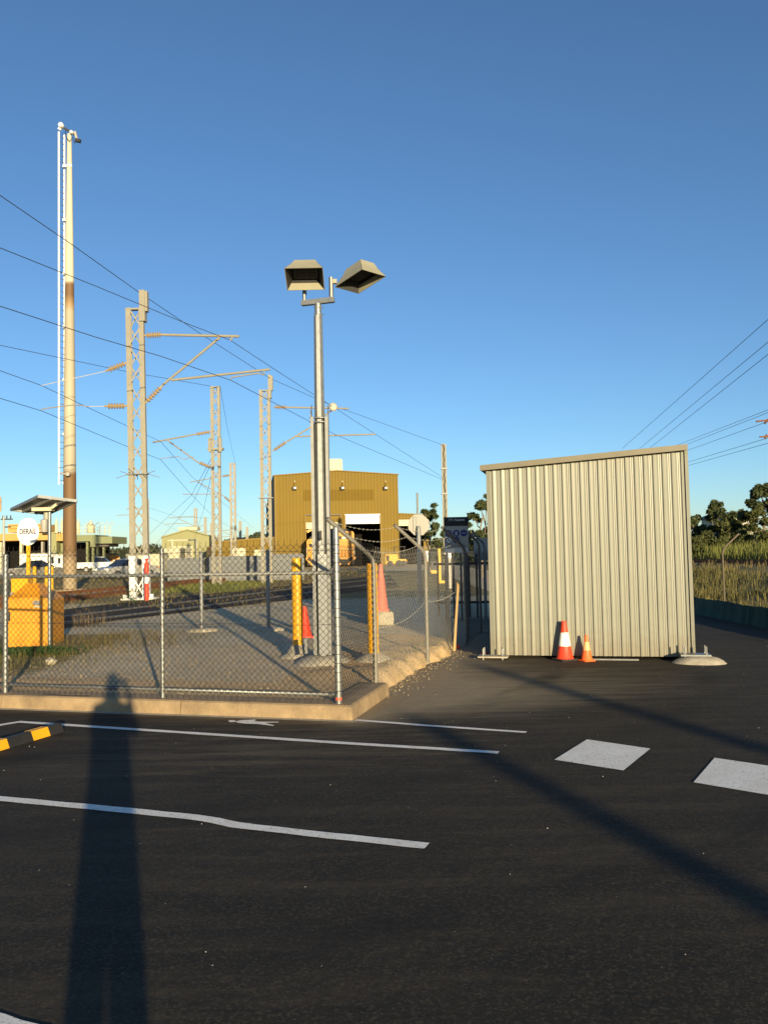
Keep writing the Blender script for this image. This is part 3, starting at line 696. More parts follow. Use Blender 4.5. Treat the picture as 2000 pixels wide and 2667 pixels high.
# two short posts with round footings inside the yard
for px, py, lab in ((526, 1642, 'lone galvanised post left of the other, on round concrete footing'), (700, 1640, 'lone galvanised post nearest the yellow bollard, on round footing')):
    b = G(px, py, .21); z = gz(b.x, b.y); t = thing('steel_post', lab, 'post', (b.x, b.y, z), 0, 'free-standing posts in the yard')
    MB().lathe([(.037, 0), (.037, 1.60), (.03, 1.615)], 14).build('shaft', 'galv_dull', t, smooth='auto')
    MB().lathe([(.34, -.03), (.32, .035), (.15, .06), (.04, .065)], 18).build('footing', 'pale_concrete', t, smooth=True)

# ================================================================== folding light pole
LP = P(843, 1716, 11.9); LZ = gz(LP.x, LP.y)
lp = thing('light_pole', 'galvanised fold-down light pole with twin floodlights behind the corner post', 'light pole', (LP.x, LP.y, LZ))
mb = MB(); mb.tube([(0, 0, .05), (0, 0, 5.02)], [.105, .066], 8); mb.build('octagonal_shaft', 'galv', lp)
MB().lathe([(.05, 4.98), (.05, 5.20)], 16).build('spigot', 'galv', lp, smooth='auto')
for z in (5.04, 5.14):
    for a in (0, 1, 2): MB().lathe([(.008, .0), (.008, .035)], 6, (.05*math.cos(R(-130+a*60)), .05*math.sin(R(-130+a*60)), z), axis=(math.cos(R(-130+a*60)), math.sin(R(-130+a*60)), 0)).build('set_screw', 'galv', lp)
zt = 3.56
for s in (-1, 1):
    mb = MB(); x = s*.117
    mb.prism([(x, -.125, .12), (x, .10, .12), (x, .10, zt+.16), (x, .02, zt+.16), (x, -.125, zt)], (s*.010, 0, 0))
    mb.box((x-s*.018, -.121, (zt+.12)/2-.02), (.036, .008, zt-.16)); mb.box((x-s*.018, .096, zt/2), (.036, .008, zt-.2))
    mb.build('channel', 'galv_dull', lp)
for z in (zt-.05, zt-.11): MB().tube([(-.14, -.10, z), (.14, -.10, z)], .013, 8).build('pivot_rod', 'galv', lp, smooth=True)
MB().box((.012, -.133, .84), (.13, .012, 1.42)).build('cover_plate', 'galv', lp, bevel=.003)
MB().box((-.005, -.150, 1.83), (.035, .03, .10)).lathe([(.022, -.03), (.022, .0)], 10, (-.005, -.150, 1.78)).build('padlock', 'black', lp)
mb = MB(); mb.lathe([(.46, -.06), (.42, .0), (.33, .06), (.22, .10), (.02, .11)], 20); mb.build('footing', 'pale_concrete', lp, smooth=True)
MB().box((-.24, -.05, .25), (.04, .10, .22)).build('footing_bracket', 'galv_dull', lp)
ca = math.atan2(.03, .5)
MB().box((.0, 0, 5.235), (.50, .075, .075), Matrix.Rotation(R(-12), 3, 'Z') @ Matrix.Rotation(R(-1.5), 3, 'Y')).build('cross_arm', 'galv', lp, bevel=.006)
MB().lathe([(.026, 5.26), (.026, 5.40)], 12, (-.20, .03, 0)).build('upright', 'galv', lp, smooth='auto')
MB().lathe([(.033, 5.26), (.033, 5.58)], 12, (.20, -.03, 0)).build('upright', 'galv', lp, smooth='auto')
def flood(c, u, v, dep, shrink, label):
    """hooded floodlight: opening centred c spanned by u,v; body narrows behind"""
    c = Vector(c); u = Vector(u); v = Vector(v); n_ = u.cross(v).normalized()
    if n_.z > 0: n_ = -n_
    b = c-n_*dep; q = [c-u/2-v/2, c+u/2-v/2, c+u/2+v/2, c-u/2+v/2]; w_ = [b+(p-c)*shrink for p in q]
    t = MB(); 
    for i in range(4):
        j = (i+1) % 4; a0, a1, b1, b0_ = q[i], q[j], w_[j], w_[i]
        inn = (c+b)/2-(a0+a1+b1+b0_)/4; inn = inn.normalized()*.008
        t.hexa([a0, a1, b1, b0_, a0+inn, a1+inn, b1+inn, b0_+inn])
    hood = t.build('floodlight', 'flood', lp, label=label)
    for i, (f0, f1) in enumerate(((0, 1.0), (0, 1.0), (0, .45), (0, 1.0))):
        j = (i+1) % 4; inn = ((c+b)/2-(q[i]+q[j]+w_[j]+w_[i])/4).normalized()*.0105
        MB().add([w_[i]+inn, w_[j]+inn, w_[j].lerp(q[j], f1)+inn, w_[i].lerp(q[i], f1)+inn], [(0, 1, 2, 3)]).build('inner_shade', 'black', hood)  # black sheets paint the shade inside the hood, leaving the lower lip bare
    e = b-n_*.10; k = [e+(p-c)*shrink*.8 for p in q]
    MB().hexa(k+w_).build('driver_housing', 'flood', hood)
    f = b+n_*.01; uu = u*shrink; vv_ = v*shrink
    MB().hexa([f-uu*.46-vv_*.44, f+uu*.46-vv_*.44, f+uu*.46+vv_*.44, f-uu*.46+vv_*.44]+[x+n_*.03 for x in (f-uu*.46-vv_*.44, f+uu*.46-vv_*.44, f+uu*.46+vv_*.44, f-uu*.46+vv_*.44)]).build('lens_frame', 'black', hood)
    mb = MB()
    for i in range(11):
        for j in range(6): mb.lathe([(.010, .0), (.009, .008), (.004, .012)], 6, f+n_*.031+uu*(.36*(i/5-1))+vv_*(.34*(j/2.5-1)), axis=n_)
    mb.build('led_array', 'led', hood, kind='stuff')
lpw = Vector((LP.x, LP.y, LZ))
c1 = P(794, 727, 11.62)-lpw
flood(c1, (.545, 0, 0), (0, .40*math.sin(R(58)), -.40*math.cos(R(58))),   .19, .68, 'left floodlight facing forward')
Lc, Tc, Bc, Rc = [P(px, py, 11.8) for px, py in ((869, 746), (943, 700), (931, 766), (1007, 722))]
xh = V(1, 0, 0); wh_ = V(0, .966, -.26); u = xh*.41-wh_*.432; v = xh*.343+wh_*.188
flood((Lc+Rc)/2-lpw, u, v, .165, .68, 'right floodlight turned aside and tilted down')
MB().box((-.20, .10, 5.42), (.05, .14, .06)).build('mounting_bracket', 'flood', lp)
MB().box((.235, -.02, 5.52), (.10, .06, .06)).build('mounting_bracket', 'flood', lp)

# ================================================================== orange cabinet, solar panel, derail sign
ob = G(67, 1682, .2); ob.y += .42; oz = gz(ob.x, ob.y)
cab = thing('equipment_cabinet', 'orange cabinet with sloping shoulders beside the left fence post', 'cabinet', (ob.x, ob.y, oz), R(6))
cab.scale = (.78, 1, 1)
fr = [(-.50, -.05), (.50, -.05), (.50, .80), (.29, .955), (.07, 1.06), (-.20, 1.06), (-.49, .86)]
mb = MB(); fy = -.42; n = len(fr)
A = [V(x, fy, z) for x, z in fr[:2]]+[V(.50, fy, .76), V(.26, fy, .86), V(-.47, fy, .80)]
prof3 = [(-.50, -.05), (.50, -.05), (.50, .80), (-.50, .82)]
front = [V(-.50, fy, -.05), V(.50, fy, -.05), V(.50, fy, .80), V(.27, fy, .86), V(-.47, fy, .83)]
top_ = [V(-.47, fy+.10, .86), V(.27, fy+.12, .93), V(.07, fy+.42, 1.08), V(-.20, fy+.42, 1.08)]
back = [V(-.50, .42, -.05), V(.50, .42, -.05), V(.50, .42, .80), V(.27, .42, .93), V(-.47, .42, .86)]
vsx = front+back+[V(.07, -.02, 1.09), V(-.20, -.02, 1.09), V(.07, .2, 1.09), V(-.20, .2, 1.09)]
mb.add(vsx, [(0, 1, 2, 3, 4), (6, 5, 9, 8, 7), (1, 6, 7, 2), (2, 7, 8, 3), (0, 4, 9, 5), (3, 10, 11, 4), (3, 8, 12, 10), (4, 11, 13, 9), (10, 12, 13, 11), (8, 9, 13, 12)])
mb.build('body', 'orange', cab, bevel=.012)
MB().box((.19, fy-.012, .755), (.15, .02, .075)).build('latch_plate', 'galv_dull', cab, bevel=.004)
MB().box((.24, fy-.03, .69), (.16, .05, .035)).build('handle', 'cream', cab, bevel=.006)
lk = MB().box((-.43, fy-.012, .53), (.105, .03, .16)).build('lock_box', 'black', cab, bevel=.008)
for z in (.57, .51): MB().lathe([(.012, 0), (.010, .01)], 8, (-.40, fy-.03, z), axis=(0, -1, 0)).build('lock_button', 'galv', lk)
MB().box((-.0, fy-.004, .38), (.88, .008, .62)).build('door_panel', 'orange', cab, bevel=.003)

sp = G(130, 1684, .2); sz = gz(sp.x, sp.y)
sol = thing('solar_panel', 'solar panel on a thin steel pole beside the orange cabinet', 'solar panel', (sp.x, sp.y, sz))
MB().lathe([(.030, 0), (.030, 2.50), (.02, 2.51)], 14).build('pole', 'galv', sol, smooth='auto')
O = Vector((sp.x, sp.y, sz))
q = [P(100, 1293, 13.9)-O, P(201, 1305, 14.1)-O, P(131, 1334, 14.75)-O, P(29, 1327, 14.55)-O]
q[2] = q[1]+q[3]-q[0]
nn_ = (q[1]-q[0]).cross(q[3]-q[0]).normalized(); nn_ = nn_ if nn_.z > 0 else -nn_
MB().hexa(q+[p+nn_*.012 for p in q]).build('panel', 'solar', sol)
for i in range(4): MB().bar(q[i], q[(i+1) % 4], .05, .022, nn_).build('frame', 'galv', sol)
for t in (.32, .68): MB().bar(q[0].lerp(q[1], t)-nn_*.02, q[3].lerp(q[2], t)-nn_*.02, .035, .035, nn_).build('rail', 'galv_dull', sol)
cen = (q[0]+q[2])/2
MB().box((cen.x, cen.y, cen.z-.07), (.34, .16, .06)).build('pole_bracket', 'cream', sol)
MB().box((cen.x+.28, cen.y-.12, cen.z+.0), (.2, .05, .04), Matrix.Rotation(R(-35), 3, 'Y')).build('tilt_arm', 'cream', sol)
MB().lathe([(.05, 2.22), (.055, 2.24), (.055, 2.42), (.03, 2.44)], 14, (-.07, .06, 0)).build('battery_canister', 'tank', sol, smooth='auto')

dc = P(74, 1385, 18.0); dz = gz(dc.x, 18.0)
der = thing('derail_sign', 'round white DERAIL sign on a yellow post behind the orange cabinet', 'sign', (dc.x, dc.y, dz))
hd = dc.z-dz; rot = R(-20)
u = V(math.cos(rot), math.sin(rot), 0); nrm = V(math.sin(rot), -math.cos(rot), 0)
disc = MB().lathe([(.300, -.006), (.300, .006)], 40, (0, 0, hd), axis=nrm).build('disc', 'reflect_white', der)
text('DERAIL', .165, 'navy', disc, V(0, 0, hd)+nrm*.0085, (math.pi/2, 0, rot), sx=.86)
MB().box((-.01, .05, (hd-.25)/2), (.075, .05, hd-.22)).build('post', 'yellow', der)
MB().box((-.12, 0, .98), (.36, .3, .36)).build('indicator_box', 'yellow', der, bevel=.01)
MB().box((-.05, -.02, .42), (.5, .35, .78)).build('stand', 'galv_dull', der)
for px in (91, 122, 136):
    b = P(px, 1520, 21.5); z = gz(b.x, b.y); t_ = thing('guard_post', {91: 'thin yellow guard post just right of the DERAIL sign', 122: 'thin yellow guard post left of the solar panel pole', 136: 'thin yellow guard post right of the solar panel pole'}[px], 'post', (b.x, b.y, z), 0, 'yellow guard posts')
    MB().lathe([(.045, 0), (.045, P(px, 1477, 21.5).z-z), (.03, P(px, 1475, 21.5).z-z)], 10).build('shaft', 'yellow', t_, smooth='auto'); MB().lathe([(.09, 0), (.09, .02)], 10).build('base', 'galv_dull', t_)

# ================================================================== wheel stop
wa = G(170, 1906); wb = G(-2, 1958); wdv = (wb-wa).normalized(); wl = 2.0
ws = thing('wheel_stop', 'black rubber wheel stop with yellow patches at the left edge', 'wheel stop', (wa.x, wa.y, 0), math.atan2(wdv.y, wdv.x))
pr = [(0, 0), (.035, .085), (.105, .085), (.14, 0)]
mb = MB(); mb.prism([(0, -y, z) for y, z in pr], (wl, 0, 0)); mb.build('body', 'black', ws, bevel=.006)
for x in (.20, .72, 1.24):
    for sgn in (0,):
        MB().add([V(x, .0, .004), V(x+.22, .0, .004), V(x+.22, -.0345, .0875), V(x, -.0345, .0875), V(x+.22, -.105, .0875), V(x, -.105, .0875), V(x, -.0005-.0, -.0), V(x+.22, 0, -.0)], [(0, 1, 2, 3), (3, 2, 4, 5)]).build('yellow_patch', 'yellow', ws).location = (0, .0022, .0008)
        MB().add([V(x, -.142, .004), V(x+.22, -.142, .004), V(x+.22, -.1065, .0885), V(x, -.1065, .0885)], [(0, 1, 2, 3)]).build('yellow_patch', 'yellow', ws)

# ================================================================== tall mast with ladder
TM = G(183, 1541, .2); TD = TM.y; tz = gz(TM.x, TD)
tm = thing('tall_mast', 'very tall tapered mast with ladder, white above and brown below', 'mast', (TM.x, TD, tz))
H = P(175, 350, TD).z-tz
MB().lathe([(.315, 0), (.30, H*.12), (.285, H*.25), (.25, H*.45), (.20, H*.68), (.105, H-.35), (.10, H)], 28).build('shaft', 'tallmast', tm, smooth='auto')
MB().lathe([(.75, -.2), (.75, .12), (.4, .14)], 16).build('footing', 'concrete', tm, smooth='auto')
zl0 = P(160, 1262, TD).z-tz; zl1 = P(160, 346, TD).z-tz
lx = -.40
for dx, dy in ((-.06, -.10), (.09, .20)): MB().box((lx+dx, dy, (zl0+zl1)/2), (.07, .05, zl1-zl0)).build('ladder_stringer', 'white', tm)
mb = MB(); k = int((zl1-zl0)/.3)
for i in range(k): z = zl0+.2+i*.3; mb.tube([(lx-.06, -.10, z), (lx+.09, .20, z)], .014, 5)
mb.build('ladder_rungs', 'galv_dull', tm, kind='stuff')
for py in (432, 572, 712, 850, 988, 1130, 1258):
    z = P(175, py, TD).z-tz; rr = .315-.215*(z/H)
    br = MB().bar((lx+.08, 0, z), (-rr*.8, 0, z), .10, .05, (0, 0, 1)).build('standoff_bracket', 'white', tm)
    MB().lathe([(rr*1.0+.012, z-.05), (rr*1.0+.012, z+.05)], 20).build('clamp_band', 'white', br, smooth='auto')
hp = H
MB().bar((-.30, -.1, hp+.32), (.28, -.05, hp-.05), .09, .05, (0, 0, 1)).build('head_arm', 'black', tm)
for c, r_, ax in (((-.33, -.16, hp+.36), .12, (-.1, -1, .1)), ((.16, -.12, hp+.02), .08, (0, -1, 0))):
    MB().lathe([(r_*.8, -.12), (r_, -.05), (r_, .06), (r_*.9, .09)], 16, c, axis=ax).build('camera_head', 'white', tm, smooth='auto')
MB().box((-.42, -.1, hp+.22), (.14, .1, .10), Matrix.Rotation(R(30), 3, 'Y')).build('camera_bracket', 'white', tm)
MB().bar((.30, -.1, hp+.08), (.40, -.1, hp-.30), .1, .08, (1, 0, 0)).build('camera_arm', 'tank', tm)
MB().box((.46, -.12, hp-.38), (.24, .16, .14), Matrix.Rotation(R(15), 3, 'Y')).build('camera_body', 'black', tm)
MB().tube([(-.12, -.13, hp+.15), (-.13, -.15, hp-.15), (.05, -.15, hp-.42), (.22, -.14, hp-.22), (.30, -.13, hp-.5), (.38, -.13, hp-.45)], .02, 6).build('cable', 'black', tm, smooth=True)
z = P(185, 1238, TD).z-tz; MB().lathe([(.08, 0), (.09, .3)], 12, (.1, -.3, z), axis=(.1, -1, 0)).lathe([(.05, 0), (.05, .35)], 8, (-.3, -.3, z+.08), axis=(1, .0, -.2)).build('low_camera', 'tank', tm, smooth='auto')

# ================================================================== lattice catenary masts
def W2L(o, px, py, Y): return P(px, py, Y)-Vector(o)
def lattice(name, label, px, base_py, top_py, D, wpx, legpx=None, white=False, mat='mast', rz=0, lac=.36, group='lattice catenary masts'):
    b = P(px, base_py, D); z = gz(b.x, b.y); h = P(px, top_py, D).z-z; s = D/F
    t = thing(name, label, 'catenary mast', (b.x, b.y, z), rz, group)
    Wd = wpx*s; lw = (legpx or wpx*.3)*s
    legs = []
    for sx in (-1, 1):
        x = sx*(Wd-lw)/2; mb = MB(); th = lw*.28          # channel section: web outside, two flanges inward
        mb.box((x+sx*(lw-th)/2, 0, h/2), (th, .16, h)); mb.box((x-sx*th/2, -.07, h/2), (lw-th, .018, h)); mb.box((x-sx*th/2, .07, h/2), (lw-th, .018, h))
        legs.append(mb.build('leg', mat, t))
    mb = MB(); n = max(3, int(h/(Wd*1.05))); dzz = h/n; xi = Wd/2-lw*.6
    for i in range(n):
        for y, fl in ((-.085, i % 2), (.085, (i+1) % 2)):
            a, c = ((-xi, xi) if fl else (xi, -xi)); mb.bar((a, y, i*dzz), (c, y, (i+1)*dzz), .05, .012, (0, 0, 1))
    mb.build('lacing', mat, t)
    MB().box((0, 0, h-.05), (Wd-2*lw, .2, .06)).build('top_tie', mat, t)
    return t, h, Wd, lw
def insul(mb, a, b, r_=.085, n=6):
    a = Vector(a); b = Vector(b); d = b-a; L = d.length; pr = [(.03, 0)]
    for i in range(n):
        z0 = L*(.14+.72*i/n); dz_ = L*.72/n
        pr += [(.04, z0), (r_, z0+dz_*.35), (r_*.92, z0+dz_*.55), (.04, z0+dz_*.75)]
    pr += [(.035, L*.9), (.03, L)]
    mb.lathe(pr, 12, a, axis=d.normalized()); return mb
def arm(t, D, segs, ins, mat='mast', r_=.035, ri=.085, dd=0):
    o = Vector(t.location); inv = t.rotation_euler.to_matrix().inverted()
    f = lambda p: inv @ (P(p[0], p[1], D+dd)-o)
    for sg in segs: MB().tube([f(p) for p in sg[0]], sg[1] if len(sg) > 1 else r_, 8).build('cantilever_tube', mat, t, smooth='auto')
    for a, b in ins: insul(MB(), f(a), f(b), ri).build('insulator', 'insulator', t, smooth='auto')

t, h, Wd, lw = lattice('catenary_mast', 'nearest lattice mast, on a white-painted foot with two cantilevers', 366, 1561, 802, 30.0, 47, 13, rz=R(0))
M1 = t; t.rotation_euler = (0, -.013, 0)
s = 30/F
MB().box((Wd/2-.03, 0, h+.05), (.20, .30, 1.15)).box((Wd/2+.10, .0, h+.22), (.12, .22, .75)).build('weight_box', 'mast', t)
for sx in (-1, 1): 
    x = sx*(Wd-lw)/2; MB().box((x, 0, .80), (lw+.03, .30, 1.55)).build('painted_foot', 'white', t, label='white-painted lower leg')
MB().box((0, 0, .02), (1.15, .8, .08)).build('foot_plate', 'white', t); MB().box((0, 0, -.20), (1.5, 1.2, .36)).build('footing', 'concrete', t)
for dx in (-.48, .48): MB().box((dx, -.2, .12), (.12, .1, .14)).build('gusset', 'white', t)
MB().bar((-.2, -.16, .1), (.2, -.16, .8), .05, .012).bar((.2, -.155, .1), (-.2, -.155, .8), .05, .012).build('foot_bracing', 'white', t)
zz = P(0, 1242, 30).z
for k in range(7): 
    a = k/7*math.pi*2; MB().tube([(.35*math.cos(a), .2*math.sin(a), zz-.2), (.8*math.cos(a), .6*math.sin(a), zz-.35+.3*(k % 2))], .012, 5).build('anti_climb_spike', 'galv_dull', t)
MB().box((0, -.02, zz-.2), (Wd+.1, .32, .05)).build('anti_climb_frame', 'galv_dull', t)
arm(t, 30, [([(425, 872), (623, 876)], .05), ([(424, 1003), (573, 879)], .045), ([(447, 990), (703, 962)], .045), ([(602, 990), (602, 983), (672, 972), (688, 977), (688, 966)], .025), ([(600, 887), (606, 878)], .03)],
    [((376, 874), (428, 871)), ((378, 1051), (426, 1002))], ri=.115)
arm(t, 30, [([(232, 1059), (197, 1054), (110, 1065), (109, 1070)], .02)], [((333, 944), (275, 967)), ((333, 1057), (272, 1058))], ri=.115)
for a, b in (((275, 967), (109, 1004)), ((272, 1058), (225, 1059))):
    o_ = Vector(t.location); iv = t.rotation_euler.to_matrix().inverted(); MB().tube([iv @ (P(*a, 30)-o_), iv @ (P(*b, 30)-o_)], .012, 5).build('stay_wire', 'oldwire', t)

t, h, Wd, lw = lattice('catenary_mast', 'lattice mast between the near mast and the mustard depot', 696, 1504, 1015, 45.0, 29, 8)
MB().box((Wd/2-.02, 0, h+.15), (.16, .3, 1.3)).box((Wd/2+.1, 0, h+.35), (.1, .2, .8)).build('weight_box', 'mast', t)
zz = P(0, 1311, 45).z-t.location.z; MB().box((0, -.02, zz), (Wd+.2, .34, .05)).build('anti_climb_frame', 'galv_dull', t)
arm(t, 45, [([(750, 1061), (908, 1064)], .05), ([(748, 1150), (805, 1115), (872, 1062)], .045), ([(772, 1137), (978, 1131)], .045)], [((712, 1060), (752, 1061)), ((710, 1175), (750, 1148))], ri=.12)
o_ = Vector(t.location); MB().lathe([(.17, -.06), (.24, 0), (.17, .06)], 18, P(868, 1060, 44.8)-o_, axis=(.3, -1, 0)).build('tension_pulley', 'tank', t, smooth='auto')

t, h, Wd, lw = lattice('catenary_mast', 'lattice mast with a mid-height weight frame and left-hand cantilever', 566, 1505, 1006, 44.0, 25, 7)
zz = P(0, 1181, 44).z-t.location.z; MB().box((0, 0, zz), (Wd+.3, .4, .12)).build('weight_frame', 'mast', t)
for sx in (-1, 1): MB().box((sx*(Wd/2+.02), -.2, zz+.2), (.16, .12, .75)).build('weight_stack', 'mast', t)
arm(t, 44, [([(505, 1132), (399, 1152)], .045), ([(516, 1204), (437, 1147)], .04), ([(420, 1197), (421, 1194), (466, 1189), (480, 1196), (505, 1190)], .02)], [((552, 1124), (505, 1132)), ((553, 1219), (515, 1203))], ri=.11)

t, h, Wd, lw = lattice('catenary_mast', 'farther lattice mast just right of the weight-frame mast', 609, 1478, 1206, 81.0, 16, 5, mat='mast_far')
arm(t, 81, [([(580, 1240), (495, 1256)], .05), ([(585, 1293), (515, 1255)], .045), ([(555, 1287), (476, 1287)], .04)], [((600, 1237), (578, 1241)), ((602, 1308), (583, 1292))], ri=.14)
for i, (px, tp, D, lab) in enumerate(((511, 1323, 140, 'distant mast above the pale green gabled shed'), (536, 1347, 165, 'distant mast right of the green gabled shed'), (627, 1357, 170, 'distant mast close left of the depot annex'), (385, 1300, 120, 'distant mast right behind the near lattice mast'), (552, 1362, 210, 'faint far mast beside the orange engine'), (645, 1372, 230, 'smallest far mast left of the depot'))):
    t, h, Wd, lw = lattice('catenary_mast', lab, px, 1462, tp, D, 9 if D < 150 else 7, 3, mat='mast_far')
    zz = tp+22
    arm(t, D, [([(px-2, zz), (px-70 if i % 2 == 0 else px-55, zz+4)], .07), ([(px-2, zz+26), (px-45, zz+6)], .06), ([(px-22, zz+18), (px-80, zz+20)], .05)], [], mat='mast_far')
t, h, Wd, lw = lattice('catenary_mast', 'plain lattice mast standing above the safety notice board', 1162, 1462, 1156, 69.0, 13, 9)
for z in (h-2.1, h-4.2): MB().box((0, 0, z), (Wd+.12, .4, .12)).build('clamp_band', 'galv_dull', t)
# mast beyond the right edge whose arms reach into the picture
t, h, Wd, lw = lattice('catenary_mast', 'mast at the right edge, only its rusty arm tips in view', 2075, 1450, 1040, 46.0, 26, 9)
arm(t, 46, [([(2062, 1086), (1968, 1098)], .05), ([(2062, 1150), (1996, 1093)], .045), ([(2064, 1132), (1977, 1138)], .045), ([(2000, 1092), (1990, 1103)], .06), ([(1996, 1132), (1991, 1142)], .06)], [], mat='rust')

# ------------------------------------------------------------------ wires
def wire(label, pts, r_=.012, name='overhead_wire', group='overhead wires', ext=None):
    q = [P(*p) for p in pts]
    if ext:
        a, b = q[0], q[1]; q.insert(0, a+(a-b).normalized()*ext)
    o = MB().tube(q, r_, 6).build(name, 'wire', smooth=True); return tag(o, label, 'wire', group)
wire('top feeder wire running between the weight boxes of the masts', [(0, 508, 21.7), (187, 636, 25), (365, 763, 30), (524, 870, 36), (705, 986, 45), (853, 1051, 54), (1156, 1160, 69)], .013, ext=12)
wire('messenger wire hung from the tip of the upper cantilever', [(0, 645, 20.6), (250, 745, 25), (470, 836, 28.2), (600, 886, 30), (720, 965, 36), (868, 1060, 45), (1155, 1245, 69)], .012, ext=12)
wire('contact wire held by the steady arm of the nearest mast', [(0, 797, 20.7), (250, 878, 24.5), (420, 928, 27.3), (601, 990, 30), (813, 1101, 40), (878, 1134, 45), (1155, 1250, 69)], .012, ext=12)
wire('wire sloping gently to the top of the weight-frame mast', [(0, 899, 28), (332, 968, 36), (551, 1006, 44)], .010, ext=12)
wire('slack wire dropping from the weight-frame mast to a farther mast', [(574, 1008, 44), (592, 1110, 60), (613, 1207, 81)], .010)
wire('left-hand messenger wire passing behind the tall mast', [(0, 965, 27.2), (109, 1004, 30), (337, 1112, 38), (419, 1150, 44), (499, 1240, 60), (600, 1325, 95), (660, 1375, 150)], .011, ext=12)
wire('left-hand contact wire, lowest of the wires at left', [(0, 1037, 27.2), (109, 1070, 30), (337, 1165, 38), (419, 1197, 44), (499, 1288, 60), (560, 1350, 95), (640, 1395, 160)], .011, ext=12)
for lab, a in (('thin crossing wire left of the weight-frame mast', [(553, 1190, 44), (499, 1290, 70), (380, 1400, 100)]), ('second thin crossing wire from the weight-frame mast', [(556, 1195, 44), (505, 1305, 70), (400, 1425, 100)]), ('long thin cross wire over the green gabled shed', [(556, 1215, 44), (530, 1330, 80), (505, 1410, 110)]),
               ('faint high wire over the far yard', [(385, 1322, 120), (460, 1345, 130), (560, 1350, 140)]), ('faint low wire over the far yard', [(385, 1345, 120), (470, 1385, 150), (560, 1405, 180)])):
    wire(lab, a, .012, group='thin far wires')
for i, (a, lab) in enumerate((([(2060, 780, 30), (2000, 831, 33), (1620, 1168, 70)], 'highest wire crossing the sky right of the shed'), ([(2060, 840, 30), (2000, 890, 33), (1665, 1168, 70)], 'second highest wire at the right edge'), ([(2060, 875, 30), (2000, 922, 33), (1690, 1168, 70)], 'third highest wire at the right edge'),
               ([(2060, 1042, 42), (2000, 1067, 46), (1740, 1168, 80)], 'fourth wire down at right, just above the shed corner'), ([(2060, 1052, 42), (2000, 1074, 46), (1700, 1192, 90)], 'fifth wire down at right, meeting the shed corner'), ([(2060, 1074, 42), (1990, 1101, 46), (1700, 1205, 90)], 'sixth wire down, passing the upper rusty arm tip'),
               ([(2060, 1118, 42), (1991, 1143, 46), (1700, 1231, 90)], 'seventh wire down, passing the lower rusty arm tip'), ([(2060, 1135, 42), (2000, 1154, 46), (1700, 1238, 90)], 'lowest wire crossing the sky at right'))):
    wire(lab, a, .013, group='wires over the right-hand railway', ext=8)

# ================================================================== red-white delineator beside the mast foot
b = P(383, 1553, 28.6); dl = thing('delineator_post', 'red and white flexible delineator against the white mast foot', 'delineator', (b.x, b.y, gz(b.x, b.y)))
hh = 1.48; 
for z0, z1, mm in ((.0, .62, 'safety_red'), (.62, .95, 'reflect_white'), (.95, 1.30, 'safety_red')): MB().lathe([(.075, z0), (.075, z1)], 14).build('sleeve', mm, dl, smooth='auto')
MB().lathe([(.075, 1.30), (.03, 1.38), (.03, 1.41), (.075, 1.44), (.05, 1.47)], 12).build('cap', 'safety_red', dl, smooth='auto'); MB().lathe([(.18, -.02), (.17, .04)], 14).build('base', 'black', dl)

# ================================================================== grey barrier panels
for i, (x0, x1, t0, t1, D) in enumerate(((437, 534, 1455, 1452, 50), (538, 699, 1450, 1446, 50), (708, 793, 1443, 1441, 50))):
    a = P(x0, 1510, D); b = P(x1, 1510, D); z = .18; ht = P((x0+x1)/2, (t0+t1)/2, D).z-z; wd = b.x-a.x
    t = thing('barrier_panel', ['short grey barrier panel at the left of the row, nearest the delineator', 'longest grey barrier panel, in the middle of the row', 'grey barrier panel at the right, behind the yellow bollard'][i], 'barrier', (a.x, D, z), 0, 'grey barrier panels by the track')
    MB().prism([(0, 0, 0), (wd, 0, 0), (wd, 0, ht-.15), (wd-.12, 0, ht), (.12, 0, ht), (0, 0, ht-.15)], (0, .16, 0)).build('panel', 'greypanel', t, bevel=.02)
    for zz in (ht*.80, ht*.16): MB().box((wd/2, -.012, zz), (wd-.1, .03, .045)).build('trim_rail', 'galv_dull', t)
    MB().box((-.05 if i else wd+.06, .05, ht*.45), (.10, .2, ht*.9+.2)).build('end_post', 'mast', t)

# ================================================================== mustard depot
DA = R(9.0); dax = V(math.cos(DA), math.sin(DA), 0)       # along the front, left to right
D0 = P(717, 1450, 100); DG = .2
dep = thing('depot_building', 'mustard steel train depot with two tall doors and white roof unit', 'building', (D0.x, D0.y, DG), DA)
def on_front(px, py):                                      # pixel to (along, height) on the depot front
    d = ray(px, py); n_ = V(-math.sin(DA), math.cos(DA), 0); t_ = (Vector((D0.x, D0.y, 0))-Vector((0, 0, HEIGHT))).dot(n_)/d.dot(n_)
    q = Vector((0, 0, HEIGHT))+d*t_; return (q-Vector((D0.x, D0.y, DG))).dot(dax), q.z-DG
WD = on_front(1036, 1300)[0]; EH = on_front(717, 1240)[1]; EH2 = on_front(1036, 1237)[1]; RX, RH = on_front(878, 1227)
topd = lambda x: EH+(RH-EH)*x/RX if x < RX else RH+(EH2-RH)*(x-RX)/(WD-RX)
dl0, dz1 = on_front(795, 1343); dr0 = on_front(887, 1343)[0]; wl0, wz1 = on_front(898, 1339); wr0 = on_front(991, 1339)[0]
for x0, x1, zf in ((0, dl0, 0), (dl0, dr0, dz1), (dr0, wl0, 0), (wl0, wr0, wz1), (wr0, WD, 0)):
    ribbed(x0, x1, (lambda zf: lambda x: zf)(zf), topd, .40, .045, sub=False).build('front_wall', 'depot', dep)
BL = 62
ribbed(0, BL, lambda x: 0, lambda x: EH, .40, .06, sub=False).build('side_wall', 'roof', dep).matrix_basis = Matrix.Translation((0, BL, 0)) @ Matrix.Rotation(-math.pi/2, 4, 'Z')
